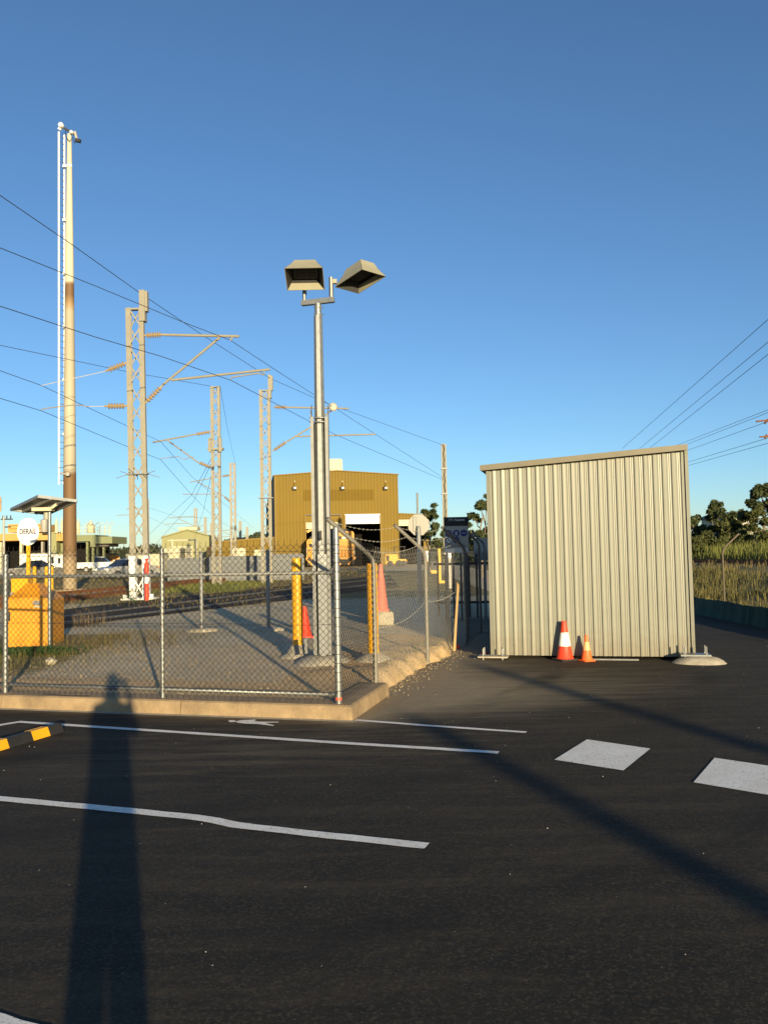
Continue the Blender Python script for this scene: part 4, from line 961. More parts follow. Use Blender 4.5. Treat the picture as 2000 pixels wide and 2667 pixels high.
MB().box((WD, BL/2, EH2/2), (.1, BL, EH2)).build('side_wall', 'depot', dep)
for a, b in (((0, EH), (RX, RH)), ((RX, RH), (WD, EH2))):
    MB().hexa([V(a[0]-.15*(a[0] == 0), -.2, a[1]), V(b[0]+.15*(b[0] == WD), -.2, b[1]), V(b[0], BL, b[1]), V(a[0], BL, a[1]), V(a[0]-.15*(a[0] == 0), -.2, a[1]+.12), V(b[0]+.15*(b[0] == WD), -.2, b[1]+.12), V(b[0], BL, b[1]+.12), V(a[0], BL, a[1]+.12)]).build('roof_slope', 'depot_trim', dep)
MB().box((.12, -.10, EH/2), (.2, .1, EH-.1)).build('downpipe', 'depot_trim', dep)
g0, g1 = on_front(789, 1276); g2, g3 = on_front(973, 1303)
ribbed(g0, g2, lambda x: g3, lambda x: g1, .40, .045, y=-.012, sub=False).build('sign_ghost', 'depot_ghost', dep, label='faded band where a sign has been taken down')
MB().box(((WD)/2, 8, 4.5), (WD-.2, .2, 9)).build('added_partition', 'interior_shade', dep)  # added wall, near black, so low sun leaves the doorways dark
for x in (.12, dr0+.3, WD-.14): MB().box((x, 4, 4.4), (.15, 7.8, 8.8)).build('inner_side', 'interior_shade', dep)
MB().box((WD/2, 4, dz1+.3), (WD-.3, 7.8, .1)).build('inner_ceiling', 'interior_shade', dep)  # interior surfaces coloured near black for shade
MB().box((WD/2, 3.9, .012), (WD-.3, 8, .02)).build('inner_floor', 'interior_shade', dep)
s0, s1 = on_front(0, 1377)
mb = MB(); k = 12; sh = dz1-on_front(840, 1377)[1]
for i in range(k): mb.box(((dl0+dr0)/2, .28, dz1-sh*(i+.5)/k), (dr0-dl0-.1, .05+.05*(i % 2), sh/k*.96))
mb.build('roller_shutter', 'cream', dep)
hd_ = on_front(840, 1360)[1]
MB().box(((dl0+dr0)/2, .20, (dz1+hd_)/2), (dr0-dl0-.05, .04, dz1-hd_)).build('shutter_hood', 'depot', dep)
zw = on_front(940, 1364)[1]
MB().box(((wl0+wr0)/2, .15, (wz1+zw)/2), (wr0-wl0, .12, wz1-zw)).build('raised_door', 'white', dep)
for x in (dl0, dr0, wl0, wr0): MB().box((x, -.07, dz1/2), (.16, .14, dz1)).build('door_jamb', 'depot_trim', dep)
MB().box(((dl0+dr0)/2, -.09, dz1+.06), (dr0-dl0, .1, .12)).build('door_head', 'roof', dep)
for px in (767, 891, 1003):
    x, z = on_front(px, 1272); f = MB().box((x, -.35, z), (.48, .34, .42)).build('wall_light', 'black', dep); MB().box((x+.06, -.54, z+.03), (.26, .05, .18)).build('lamp_glass', 'reflect_white', f); MB().tube([(x, -.1, z+.7), (x, -.3, z+.25)], .05, 6).build('lamp_arm', 'depot_trim', f)
    MB().lathe([(.09, 0), (.07, .1)], 10, (x+.05, -.1, z+.85), axis=(0, -1, 0)).build('wall_knob', 'cream', dep)
x, z = on_front(875, 1212); x1 = on_front(898, 1212)[0]
MB().box((x, 4, RH+.95), ((x1-x)*2, 3, 1.75)).build('roof_unit', 'cream', dep, bevel=.12)
for sx in (-.7, .7): MB().box((x+sx*(x1-x), 4, RH+.06), (.5, 2.6, .25)).build('roof_unit_skid', 'roof', dep)
for (p0, p1, nm) in (((800, 1385), (822, 1374), 'strut'), ((822, 1374), (845, 1374), 'strut')):
    a = on_front(*p0); b = on_front(*p1); MB().bar((a[0], .6, a[1]), (b[0], .6, b[1]), .3, .2).build('gantry_beam', 'loco', dep)
# low annex left of the depot and open bay at its right
ax0, az0 = on_front(560, 1414); ax1, az1 = on_front(717, 1402)
an = thing('depot_annex', 'low mustard annex at the left of the depot with cream doors', 'building', (D0.x, D0.y, DG), DA)
ribbed(ax0, -.02, lambda x: 0, lambda x: az0+(az1-az0)*(x-ax0)/(ax1-ax0), .4, .06, y=.3, sub=False).build('front_wall', 'depot', an)
MB().hexa([V(ax0-.2, .1, az0), V(-.02, .1, az1), V(-.02, 20, az1), V(ax0-.2, 20, az0), V(ax0-.2, .1, az0+.18), V(-.02, .1, az1+.18), V(-.02, 20, az1+.18), V(ax0-.2, 20, az0+.18)]).build('roof', 'depot_trim', an)
MB().box((ax0, 10, az0/2), (.2, 19, az0)).build('end_wall', 'depot', an)
for p0, p1, tp, mm in ((600, 640, 1428, 'cream'), (662, 690, 1432, 'cream'), (715, 724, 1434, 'white')):
    a = on_front(p0, tp); b = on_front(p1, tp); MB().box(((a[0]+b[0])/2, .18, a[1]/2), (b[0]-a[0], .08, a[1])).build('door', mm, an)
a = on_front(764, 1434); b = on_front(772, 1434)
bx1, bz1 = on_front(1116, 1342)
bay = thing('depot_bay', 'open lean-to bay at the right of the depot', 'building', (D0.x, D0.y, DG), DA)
zf = on_front(1080, 1352)[1]
ribbed(WD+.05, bx1, lambda x: zf, lambda x: bz1+.35-(x-WD)*.05, .4, .06, y=.4, sub=False).build('fascia', 'depot', bay)
c0, c1_ = on_front(1104, 1400)[0], bx1
MB().box(((c0+c1_)/2, .5, zf/2), (c1_-c0, .3, zf)).build('column', 'depot', bay); MB().box(((c0+c1_)/2, .30, 1.0), (c1_-c0-.02, .08, 1.3)).build('column_guard', 'white', bay)
zb_ = on_front(1060, 1369)[1]; xw = on_front(1082, 1360)[0]
MB().box(((WD+xw)/2, .6, (zf+zb_)/2), (xw-WD-.1, .1, zf-zb_)).build('raised_door', 'cream', bay)
MB().box(((WD+bx1)/2, 9, zf/2), (bx1-WD-.1, .2, zf)).build('back_wall', 'interior_shade', bay); MB().box(((WD+bx1)/2, 5, zf+.25), (bx1-WD, 9.4, .1)).build('roof', 'depot_trim', bay)  # back wall coloured near black for the shade in the bay
MB().box((bx1-.05, 5, zf/2), (.1, 8, zf)).build('end_wall', 'interior_shade', bay)  # shade of the bay painted on here too

# ================================================================== locomotives and yard vehicles
def loco(label, px, base_py, top_py, wpx, D, rz, mat='loco', full=True):
    b = P(px, base_py, D); wd = wpx/F*D; h = P(px, top_py, D).z-DG
    t = thing('locomotive', label, 'locomotive', (b.x, D, DG), rz, 'yellow locomotives in the yard')
    MB().prism([(-wd/2, 0, 1.15), (wd/2, 0, 1.15), (wd/2, 0, h-.55), (wd/2-.18, 0, h-.30), (-wd/2+.18, 0, h-.30), (-wd/2, 0, h-.55)], (0, 7, 0)).build('hood', mat, t)
    MB().prism([(-wd*.36, .1, h-.30), (wd*.36, .1, h-.30), (wd*.26, .1, h-.02), (-wd*.26, .1, h-.02)], (0, 6.5, 0)).build('roof_hatch', 'loco_dark', t)
    for sx in (-1, 1):
        wn = MB().box((sx*wd*.235, -.02, h-1.06), (wd*.20, .06, .34)).build('window', 'glass', t, bevel=.02); MB().box((sx*wd*.235, -.035, h-1.06), (wd*.22, .02, .38)).build('window_frame', 'loco_dark', t)
        wn.location = (0, -.04, 0)
    hl = MB().box((0, -.05, h-1.06), (wd*.16, .08, .18)).build('headlight', 'reflect_white', t)
    MB().box((0, -.10, 1.0), (wd*1.12, .5, .26)).build('buffer_beam', mat, t)
    for sx in (-1, 1):
        for k in range(2): MB().bar((sx*wd*.52, -.38, 1.1-.05), (sx*wd*(.18), -.38, .25), .22, .08).build('pilot_stripe', mat, t) if k == 0 else None
        MB().bar((sx*wd*.25, -.36, 1.0), (sx*wd*.02, -.36, .28), .18, .08).build('pilot_stripe', 'loco_dark', t)
        MB().tube([(sx*wd*.5, -.3, 1.1), (sx*wd*.5, -.3, 2.25), (sx*wd*.5, .1, 2.3)], .035, 6).build('handrail', 'cream', t)
        MB().lathe([(.16, 0), (.2, .12), (.2, .2)], 12, (sx*wd*.33, -.35, .95), axis=(0, -1, 0)).build('buffer', 'loco_dark', t)
    MB().tube([(-wd*.5, -.3, 2.0), (wd*.5, -.3, 2.0)], .03, 6).build('handrail', 'cream', t)
    for k in range(6): MB().tube([(wd*(-.4+.16*k), -.3, 1.1), (wd*(-.4+.16*k), -.3, 2.0)], .025, 5).build('handrail_post', mat, t)
    MB().box((0, -.1, .55), (wd*.95, .3, .66)).build('pilot', 'loco_dark', t)
    for y in (1.2, 3.2):
        for sx in (-1, 1): MB().lathe([(.46, -.06), (.46, .06)], 18, (sx*.55, y, .5), axis=(1, 0, 0)).build('wheel', 'loco_dark', t)
    return t
loco('yellow locomotive nose-on in the right-hand depot door', 897, 1474, 1377, 53, 97, R(4))
loco('orange locomotive half hidden in the left-hand depot door', 820, 1474, 1397, 40, 97.5, R(4))
loco('orange engine beyond the longest barrier panel', 577, 1466, 1416, 40, 118, R(20))
loco('small yellow engine behind the parked pickup', 296, 1470, 1441, 30, 120, R(25))

def car(label, cat, px, D, rz, body, kind, name):
    b = P(px, 1480, D); z = gz(b.x, D); t = thing(name, label, cat, (b.x, D, z), rz, 'vehicles parked across the track')
    if kind == 'sedan': low = [(-2.25, .35), (2.25, .35), (2.28, .70), (1.9, .86), (1.0, .95), (-1.5, .98), (-2.2, .90), (-2.3, .6)]; cab_ = [(1.1, .93), (.35, 1.42), (-.7, 1.46), (-1.65, .97)]
    else: low = [(-2.5, .45), (2.4, .45), (2.42, .95), (1.9, 1.08), (.9, 1.12), (-.5, 1.12), (-2.5, 1.08)]; cab_ = [(1.0, 1.1), (.45, 1.68), (-.45, 1.72), (-.60, 1.1)]
    MB().prism([(x, -.88, zz) for x, zz in low], (0, 1.76, 0)).build('body', body, t, bevel=.06)
    MB().hexa([V(cab_[3][0], -.80, cab_[3][1]), V(cab_[0][0], -.80, cab_[0][1]), V(cab_[0][0], .80, cab_[0][1]), V(cab_[3][0], .80, cab_[3][1]), V(cab_[2][0], -.62, cab_[2][1]), V(cab_[1][0], -.62, cab_[1][1]), V(cab_[1][0], .62, cab_[1][1]), V(cab_[2][0], .62, cab_[2][1])]).build('windows', 'glass', t, bevel=.03)
    MB().hexa([V(cab_[2][0]-.05, -.64, cab_[2][1]-.03), V(cab_[1][0]+.05, -.64, cab_[1][1]-.03), V(cab_[1][0]+.05, .64, cab_[1][1]-.03), V(cab_[2][0]-.05, .64, cab_[2][1]-.03), V(cab_[2][0], -.56, cab_[2][1]+.03), V(cab_[1][0], -.56, cab_[1][1]+.03), V(cab_[1][0], .56, cab_[1][1]+.03), V(cab_[2][0], .56, cab_[2][1]+.03)]).build('roof', body, t)
    for x in (-1.4, 1.4):
        for y in (-.82, .82):
            wh = MB().lathe([(.2, -.1), (.33, -.1), (.34, 0), (.33, .1), (.2, .1)], 18, (x, y, .33), axis=(0, 1, 0)).build('wheel', 'black', t, smooth='auto'); MB().lathe([(.2, -.11), (.2, .11)], 14, (x, y, .33), axis=(0, 1, 0)).build('rim', 'galv_dull', wh)
    for y in (-.65, .65):
        MB().box((2.2, y, .74), (.14, .34, .14)).build('headlight', 'reflect_white', t); MB().box((-2.24, y, .82), (.1, .3, .14)).build('tail_light', 'safety_red', t)
    if kind != 'sedan': MB().box((-1.55, 0, 1.1), (1.7, 1.5, .06)).build('tray', 'galv_dull', t)
car('black sedan parked behind the DERAIL sign', 'car', 84, 62, R(205), 'car_black', 'sedan', 'parked_car')
car('white pickup parked in front of the small yellow engine', 'pickup', 262, 95, R(10), 'car_white', 'ute', 'parked_pickup')
car('silver car nose-on beside the white mast foot', 'car', 330, 60, R(235), 'car_silver', 'sedan', 'parked_car')

# yellow tow tractor by the depot bay
b = P(1032, 1465, 88); tr = thing('tow_tractor', 'yellow tow tractor parked outside the depot bay', 'tractor', (b.x, 88, DG))
MB().prism([(-1.15, -.6, .35), (1.1, -.6, .35), (1.1, -.6, .80), (.2, -.6, .85), (.15, -.6, 1.35), (-1.15, -.6, 1.35)], (0, 1.2, 0)).build('body', 'yellow', tr, bevel=.04)
MB().box((-.9, -.62, .95), (.3, .04, .6)).build('grille', 'loco_dark', tr)
for x in (-.65, .3, .8):
    MB().lathe([(.15, -.12), (.33 if x != .3 else .38, -.1), (.33 if x != .3 else .38, .1), (.15, .12)], 16, (x, -.6, .36), axis=(0, 1, 0)).build('wheel', 'black', tr)
for x in (-.2, .9): MB().tube([(x, -.5, .8), (x, -.5, 2.1), (x, .5, 2.1), (x, .5, .8)], .04, 6).build('roll_bar', 'black', tr)
MB().box((.35, 0, 2.13), (1.3, 1.1, .06)).build('canopy', 'black', tr); MB().box((-.1, 0, 1.0), (.5, .6, .5)).build('seat', 'black', tr)

# ================================================================== left-hand buildings
def slab(t, nm, x0, x1, y0, y1, D, mat, dep_=4.0, off=0.0, bevel=0, ground=False):
    a = P(x0, y1, D); b = P(x1, y0, D); o = Vector(t.location); zb_ = 0 if ground else a.z-o.z
    return MB().box(((a.x+b.x)/2-o.x, D-o.y+dep_/2+off, (zb_+b.z-o.z)/2), (abs(b.x-a.x), dep_, b.z-o.z-zb_)).build(nm, mat, t, bevel=bevel)
b = P(80, 1460, 110); t = thing('workshop_building', 'tan-fronted workshop at far left with open dark bays', 'building', (b.x, 110, DG))
slab(t, 'fascia', -120, 128, 1388, 1411, 110, 'tan', 6); slab(t, 'upper_storey', 22, 108, 1364, 1387, 113, 'tan', 5)
slab(t, 'louvre', 24, 106, 1375, 1378, 112.9, 'depot_trim', .2); slab(t, 'louvre', 24, 106, 1367, 1370, 112.9, 'depot_trim', .2)
slab(t, 'fascia', 128, 148, 1385, 1440, 109.5, 'palegreen', 5); slab(t, 'fascia', 148, 166, 1389, 1409, 109, 'tan', 4)
slab(t, 'back_wall', -120, 166, 1408, 1470, 119, 'interior_shade', .3, ground=True)  # near-black wall paints the shade of the open bays
for x0, x1, mm in ((52, 58, 'cream'), (0, 5, 'cream'), (108, 113, 'tank'), (148, 165, 'green')): slab(t, 'column', x0, x1, 1411, 1470, 111, mm, .6, ground=True)
slab(t, 'inner_roof', -120, 166, 1405, 1407, 111, 'roof', 8)
for k, (x, y0, y1, r_) in enumerate(((116, 1352, 1386, 8.5),)):
    p = P(x, y1, 108)-Vector(t.location); MB().lathe([(r_*.9/F*108, 0), (r_/F*108, .1), (r_/F*108, (y1-y0)/F*108-.1), (r_*.3/F*108, (y1-y0)/F*108)], 16, p).build('roof_tank', 'tank', t, smooth='auto')
b = P(240, 1460, 106); t = thing('green_workshop', 'dull green workshop with rooftop tanks and railings', 'building', (b.x, 106, DG))
slab(t, 'fascia', 166, 240, 1393, 1411, 106, 'green', 5); slab(t, 'fascia', 236, 250, 1393, 1425, 105.8, 'green', 5)
slab(t, 'canopy', 248, 293, 1397, 1416, 105, 'green', 6); slab(t, 'canopy_soffit', 250, 283, 1416, 1424, 106, 'roof', 4)
slab(t, 'back_wall', 166, 285, 1411, 1470, 112, 'interior_shade', .3, ground=True)  # shade under the canopy painted as a near-black wall
for x0, x1 in ((225, 230), (240, 245), (252, 256), (268, 272)): slab(t, 'column', x0, x1, 1411, 1470, 106.5, 'green', .5, ground=True)
for (x, y0, y1, r_) in ((204, 1358, 1392, 5.5), (237, 1362, 1388, 9.5), (148, 1356, 1388, 4), (162, 1352, 1388, 3)):
    p = P(x, y1, 109)-Vector(t.location); sc = 109/F; hh = (y1-y0)*sc
    MB().lathe([(r_*sc, 0), (r_*sc, hh-.3), (r_*.4*sc, hh), (r_*.25*sc, hh+.3)], 14, p).build('roof_tank', 'cream', t, smooth='auto')
mb = MB()
for k in range(22):
    a = P(150+k*6.6, 1392, 107)-Vector(t.location); mb.tube([a, a+V(0, 0, .95)], .02, 4)
for zz in (.5, .95): mb.tube([P(150, 1392, 107)-Vector(t.location)+V(0, 0, zz), P(290, 1392, 107)-Vector(t.location)+V(0, 0, zz)], .02, 4)
for k in range(6):
    a = P(222+k*13, 1392, 108)-Vector(t.location); mb.tube([a, a+V(0, 0, 1.2), a+V(.5, 0, 1.6)], .05, 5)
mb.build('roof_railing', 'cream', t)
# portable offices and containers
for i, (x0, x1, y0, D, mm, lab, wins) in enumerate(((52, 124, 1442, 80, 'white', 'long white site office behind the black sedan', ()), (132, 168, 1446, 78, 'white', 'white portable cabin with a door left of the tall mast', ((135, 141, 1450, 1468), (152, 158, 1453, 1468))), (328, 420, 1441, 72, 'cream', 'cream site office behind the red and white delineator', ()), (424, 470, 1428, 100, 'cream', 'cream block standing before the green gabled shed', ()))):
    b = P((x0+x1)/2, 1460, D); t = thing('site_office', lab, 'site office', (b.x, D, gz(b.x, D)), 0, 'portable offices across the track')
    slab(t, 'wall', x0, x1, y0, 1500, D, mm, 2.6, ground=True, bevel=.04); slab(t, 'roof_edge', x0-1, x1+1, y0-2, y0, D-.1, 'cream', 2.8)
    for wx0, wx1, wy0, wy1 in wins: slab(t, 'window', wx0, wx1, wy0, wy1, D-.03, 'glass', .1)
b = P(482, 1440, 130); t = thing('gabled_shed', 'pale green gabled shed beyond the grey barriers', 'building', (b.x, 130, DG))
o_ = Vector(t.location); pts = [P(x, y, 130)-o_ for x, y in ((422, 1460), (545, 1460), (545, 1396), (490, 1381), (422, 1401))]
for i in (0, 1): pts[i].z = 0
MB().prism(pts, (-4, 30, 0)).build('walls', 'palegreen', t)
for a, b_ in ((pts[4], pts[3]), (pts[3], pts[2])): MB().hexa([a+V(0, -.4, 0), b_+V(0, -.4, 0), b_+V(-4, 30, 0), a+V(-4, 30, 0), a+V(0, -.4, .2), b_+V(0, -.4, .2), b_+V(-4, 30, .2), a+V(-4, 30, .2)]).build('roof_slope', 'palegreen', t)
MB().box((pts[3].x, 1, pts[3].z+.25), (3, 2, .5)).build('ridge_vent', 'cream', t)
MB().box((pts[3].x-1, -.1, 1.6), (3.6, .15, 3.2)).build('door', 'cream', t)
b = P(455, 1440, 58); t = thing('pipe_gantry', 'cream pipe goalpost gantry before the green gabled shed', 'gantry', (b.x, 58, gz(b.x, 58)))
for px in (449, 511): p = P(px, 1405, 58)-Vector(t.location); MB().lathe([(.09, 0), (.09, p.z)], 10, (p.x, 0, 0)).build('upright', 'cream', t, smooth='auto')
MB().tube([P(438, 1408, 57.9)-Vector(t.location), P(515, 1406, 57.9)-Vector(t.location)], .05, 8).build('cross_bar', 'cream', t)
# far distribution pole left
b = P(11, 1440, 85); t = thing('power_pole', 'far dark power pole with crossarms at the left edge', 'power pole', (b.x, 85, DG))
h_ = P(11, 1345, 85).z-DG; MB().lathe([(.14, 0), (.1, h_)], 8).build('shaft', 'tank', t)
for dz_, w_ in ((.3, 1.2), (1.1, .8)): MB().box((.3, 0, h_-dz_), (w_, .12, .12)).build('crossarm', 'black', t)
for dx in (-.1, .3, .7): MB().lathe([(.04, 0), (.07, .15), (.05, .35)], 8, (dx, 0, h_-.25)).build('insulator', 'black', t)
b = P(-2, 1440, 40); t = thing('sign_board', 'brown board edge poking in at the left border', 'sign', (b.x-.1, 40, DG))
MB().box((0, 0, P(0, 1313, 40).z-DG), (.42, .05, .70)).build('board', 'timber', t); MB().lathe([(.05, 0), (.05, P(0, 1330, 40).z-DG)], 8, (-.1, .06, 0)).build('post', 'galv_dull', t)

# ================================================================== signs and posts around the gap
b = P(1189, 1440, 16.2); sgz = gz(b.x, 16.2)
sg = thing('safety_notice_board', 'shaded notice board with blue safety symbols between fence and shed', 'sign', (b.x, 16.2, 0))
o_ = Vector(sg.location); a0 = P(1158, 1437, 16.2)-o_; a1 = P(1219, 1346, 16.2)-o_
sw_, sh_ = a1.x-a0.x, a1.z-a0.z
bd = MB().box((0, 0, (a0.z+a1.z)/2), (sw_, .02, sh_)).build('board', 'signgrey', sg)
MB().box((0, -.013, a1.z-sh_*.13), (sw_, .006, sh_*.26)).build('header', 'black', bd)
text('PPE', .062, 'bluesign', bd, (-.10, -.0175, a1.z-sh_*.085), (math.pi/2, 0, 0)).data.materials[0] = MAT['signgrey']
text('Required', .052, 'reflect_white', bd, (.07, -.0175, a1.z-sh_*.085), (math.pi/2, 0, 0))
MB().box((0, -.012, a0.z+.02), (sw_, .005, .09)).build('footer', 'white', bd)
mb = MB()
for i, (fx, fz) in enumerate(((-.31, .53), (0, .53), (.31, .53), (-.30, .32), (0, .33))):
    c = V(fx*sw_, -.012, a0.z+fz*sh_)
    d_ = MB().lathe([(.066, 0), (.066, .004)], 24, c, axis=(0, -1, 0)).build('symbol_disc', 'bluesign' if i != 3 else 'black', bd)
    if i == 3: MB().lathe([(.054, 0), (.054, .003)], 24, c+V(0, -.004, 0), axis=(0, -1, 0)).build('symbol_ground', 'reflect_white', d_)
    m_ = 'signgrey' if i != 3 else 'black'
    if i == 0: q = MB().lathe([(.026, 0), (.026, .003)], 14, c+V(.0, -.005, .0), axis=(0, -1, 0)).box(c+V(.0, -.006, .026), (.07, .003, .012))
    elif i == 1: q = MB().box(c+V(0, -.006, .015), (.05, .003, .03)).prism([c+V(-.03, -.005, -.04), c+V(.03, -.005, -.04), c+V(.018, -.005, 0), c+V(-.018, -.005, 0)], (0, -.003, 0))
    elif i == 2: q = MB().box(c+V(-.022, -.006, 0), (.03, .003, .022)).box(c+V(.022, -.006, 0), (.03, .003, .022)).box(c+V(0, -.0062, .006), (.03, .003, .006))
    elif i == 3: q = MB().bar(c+V(-.03, -.010, .035), c+V(.02, -.010, -.01), .012, .004, (1, 0, 1)).bar(c+V(.02, -.010, -.01), c+V(.03, -.010, -.035), .012, .004, (1, 0, 0))
    else: q = MB().prism([c+V(-.03, -.005, -.03), c+V(.035, -.005, -.03), c+V(.035, -.005, -.012), c+V(0, -.005, 0), c+V(-.005, -.005, .035), c+V(-.03, -.005, .035)], (0, -.003, 0))
    q.build('symbol', m_, d_)
MB().box((0, -.012, a0.z+sh_*.16), (sw_*.8, .003, .05)).build('text_strip', 'tank', bd)
for x in (-.19, .19): MB().box((x, .03, a1.z/2-.1), (.05, .05, a1.z-.05)).build('post', 'galv_dull', sg)

b = P(1088, 1440, 25); og = thing('stop_sign_back', 'octagonal road sign seen from behind on a tall pipe', 'sign', (b.x, 25, gz(b.x, 25)))
o_ = Vector(og.location); c = P(1090, 1367, 25)-o_
MB().prism([(c.x+.34*math.cos(R(22.5+45*k)), -.03, c.z+.34*math.sin(R(22.5+45*k))) for k in range(8)], (0, .008, 0)).build('plate', 'signback', og)
MB().lathe([(.03, 0), (.03, P(1090, 1283, 25).z-o_.z)], 12, (c.x-.02, .02, 0)).build('pipe', 'galv_dull', og, smooth='auto')
MB().lathe([(.065, 0), (.065, P(1090, 1376, 25).z-o_.z), (.04, P(1090, 1370, 25).z-o_.z)], 14, (c.x-.01, -.12, 0)).build('lower_post', 'galv_dull', og, smooth='auto')
MB().box((c.x-.12, -.045, c.z+.02), (.08, .02, .45)).build('back_strap', 'tank', og, bevel=.02)

b = G(1182, 1692, .02); stx = thing('timber_stake', 'pale timber survey stake leaning beside the shaded gap', 'stake', (b.x, b.y, 0))
tp = P(1192, 1515, b.y+.05)-Vector(stx.location)
MB().add([V(-.022, -.022, -.05), V(.022, -.022, -.05), V(.022, .022, -.05), V(-.022, .022, -.05), tp+V(-.02, -.02, -.12), tp+V(.02, -.02, -.06), tp+V(.02, .02, -.06), tp+V(-.02, .02, -.12), tp+V(-.015, 0, 0)], [(0, 1, 5, 4), (1, 2, 6, 5), (2, 3, 7, 6), (3, 0, 4, 7), (4, 5, 8), (5, 6, 8), (6, 7, 8), (7, 4, 8), (3, 2, 1, 0)]).build('shaft', 'timber', stx)
for i, (px, py, lab) in enumerate(((1172, 1666, 'crumpled red plastic left of the timber stake'), (1191, 1680, 'orange tape scrap at the foot of the timber stake'), (1262, 1703, 'red tape scrap by the shed base plate'))):
    b = G(px, py, .06 if i < 2 else .03); mb = MB(); rr = random.Random(i)
    k = 5; pts = [V(rr.uniform(-.05, .05)*(1.3 if i == 2 else 1), rr.uniform(-.04, .04), rr.uniform(0, .07 if i else .11)) for _ in range(9)]
    bm = bmesh.new(); [bm.verts.new(p) for p in pts]; bmesh.ops.convex_hull(bm, input=bm.verts); me = bpy.data.meshes.new('tape'); bm.to_mesh(me); bm.free()
    o = link('tape_scrap', me, 'redtape', None, (b.x, b.y, gz(b.x, b.y) if i < 2 else .005)); o.location.z = max(o.location.z, .004); tag(o, lab, 'litter', 'red tape scraps')

# palisade behind the gap and yellow hand-brake post
b = P(1160, 1440, 20.5); pf = thing('panel_fence', 'grey panel fence with pickets darkened for shade behind the notice board', 'fence', (b.x, 20.5, .1), R(-4))
for k in range(9):
    MB().box((.9+k*.42, 0, .85+.80), (.40, .05, .55+.02*(k % 3))).build('panel', 'tank', pf)
for k in range(24): MB().box((-.2+k*.19, -.1, .75), (.05, .05, 1.5+.08*(k % 4))).build('picket', 'loco_dark', pf)  # pickets and rails coloured near black to imitate the shade behind the shed
for z in (.35, 1.3): MB().box((1.9, -.05, z), (4.4, .04, .06)).build('rail', 'loco_dark', pf)
for k, x in enumerate((2.6, 3.15)): MB().box((x, -.02, 1.2), (.06, .06, 2.5)).build('tall_post', 'cream', pf)
b = P(1145, 1480, 40); hb = thing('yellow_lever_stand', 'yellow lever stand seen through the gap left of the notice board', 'lever stand', (b.x, 40, .2))
MB().box((0, 0, .8), (.12, .1, 1.7)).build('post', 'yellow', hb); MB().box((.12, 0, .06), (.55, .4, .12)).build('base', 'yellow', hb); MB().box((-.2, 0, .55), (.45, .12, .16)).build('lever', 'yellow', hb)
for i, (px, D, lab) in enumerate(((1162, 33, 'orange post with white cap, left of a pair'), (1171, 34, 'orange post with white cap, right of a pair'))):
    b = P(px, 1470, D); t = thing('marker_post', lab, 'post', (b.x, D, .2), 0, 'white-capped marker posts'); zt_ = P(px, 1434, D).z-.2
    MB().box((0, 0, zt_*.40), (.10, .08, zt_*.80)).build('shaft', 'safety_orange' if i == 0 else 'tank', t); MB().box((0, 0, zt_*.9), (.12, .1, zt_*.2)).build('cap', 'white', t)

# ================================================================== right-hand bank
MAT['weathered'] = M('brown_weathered_steel', (.10, .08, .05), .7, var=.25, scale=10)
cp = thing('cranked_fence_post', 'lone cranked fence post rising from the grass behind the shed', 'fence post', (7.95, 19.5, 0))
pts = [V(0, 0, -.1), V(0, 0, 1.5)]
for k in range(1, 6): a = k/5*R(48); pts.append(V(.28*(1-math.cos(a)), 0, 1.5+.28*math.sin(a)))
pts.append(pts[-1]+V(math.sin(R(48)), 0, math.cos(R(48)))*.42)
MB().tube(pts, .024, 12).build('shaft', 'weathered', cp, smooth='auto')
# silt fence
sf = [(7.9, 22.5), (7.88, 21.0), (7.82, 19.5), (7.8, 18.0), (7.76, 16.4), (7.74, 14.5), (7.8, 12)]
mb = MB(); prev = None
N_ = 60
for i in range(N_+1):
    t = i/N_*(len(sf)-1); k = min(int(t), len(sf)-2); f_ = t-k; x = sf[k][0]+(sf[k+1][0]-sf[k][0])*f_+random.uniform(-.02, .02); y = sf[k][1]+(sf[k+1][1]-sf[k][1])*f_
    cur = [V(x-.05, y, -.02), V(x+random.uniform(-.015, .02), y, .2), V(x+.02, y, .42+.012*math.sin(i*.37)+.008*math.sin(i*1.7)), V(x+.03, y, .42+.012*math.sin(i*.37)+.008*math.sin(i*1.7)), V(x+.03, y, -.02)]
    if prev: [mb.add([prev[j], cur[j], cur[j+1], prev[j+1]], [(0, 1, 2, 3)]) for j in range(4)]
    prev = cur
tag(mb.build('silt_fence', 'silt', smooth=True), 'low green cloth silt fence along the right edge of the asphalt', 'silt fence')
# railway on the bank
rt = thing('railway_track', 'dark rails on the grassy bank right of the shed', 'railway track', (0, 0, 0))
ra_, rb_ = V(14.9, 46, 0), V(18.2, 24, 0); dv = (rb_-ra_).normalized(); sv = V(-dv.y, dv.x, 0)
for s_ in (-.55, .55):
    mb = MB()
    for k in range(12):
        a = ra_.lerp(rb_, k/12)+sv*s_; b = ra_.lerp(rb_, (k+1)/12)+sv*s_; mb.bar(V(a.x, a.y, 1.0), V(b.x, b.y, 1.0), .07, .16, sv)
    mb.build('rail', 'rust', rt)
for k in range(34): 
    c = ra_.lerp(rb_, k/33); MB().bar(V(c.x, c.y, .86)-sv*1.05, V(c.x, c.y, .86)+sv*1.05, .22, .12, dv).build('sleeper', 'loco_dark', rt)

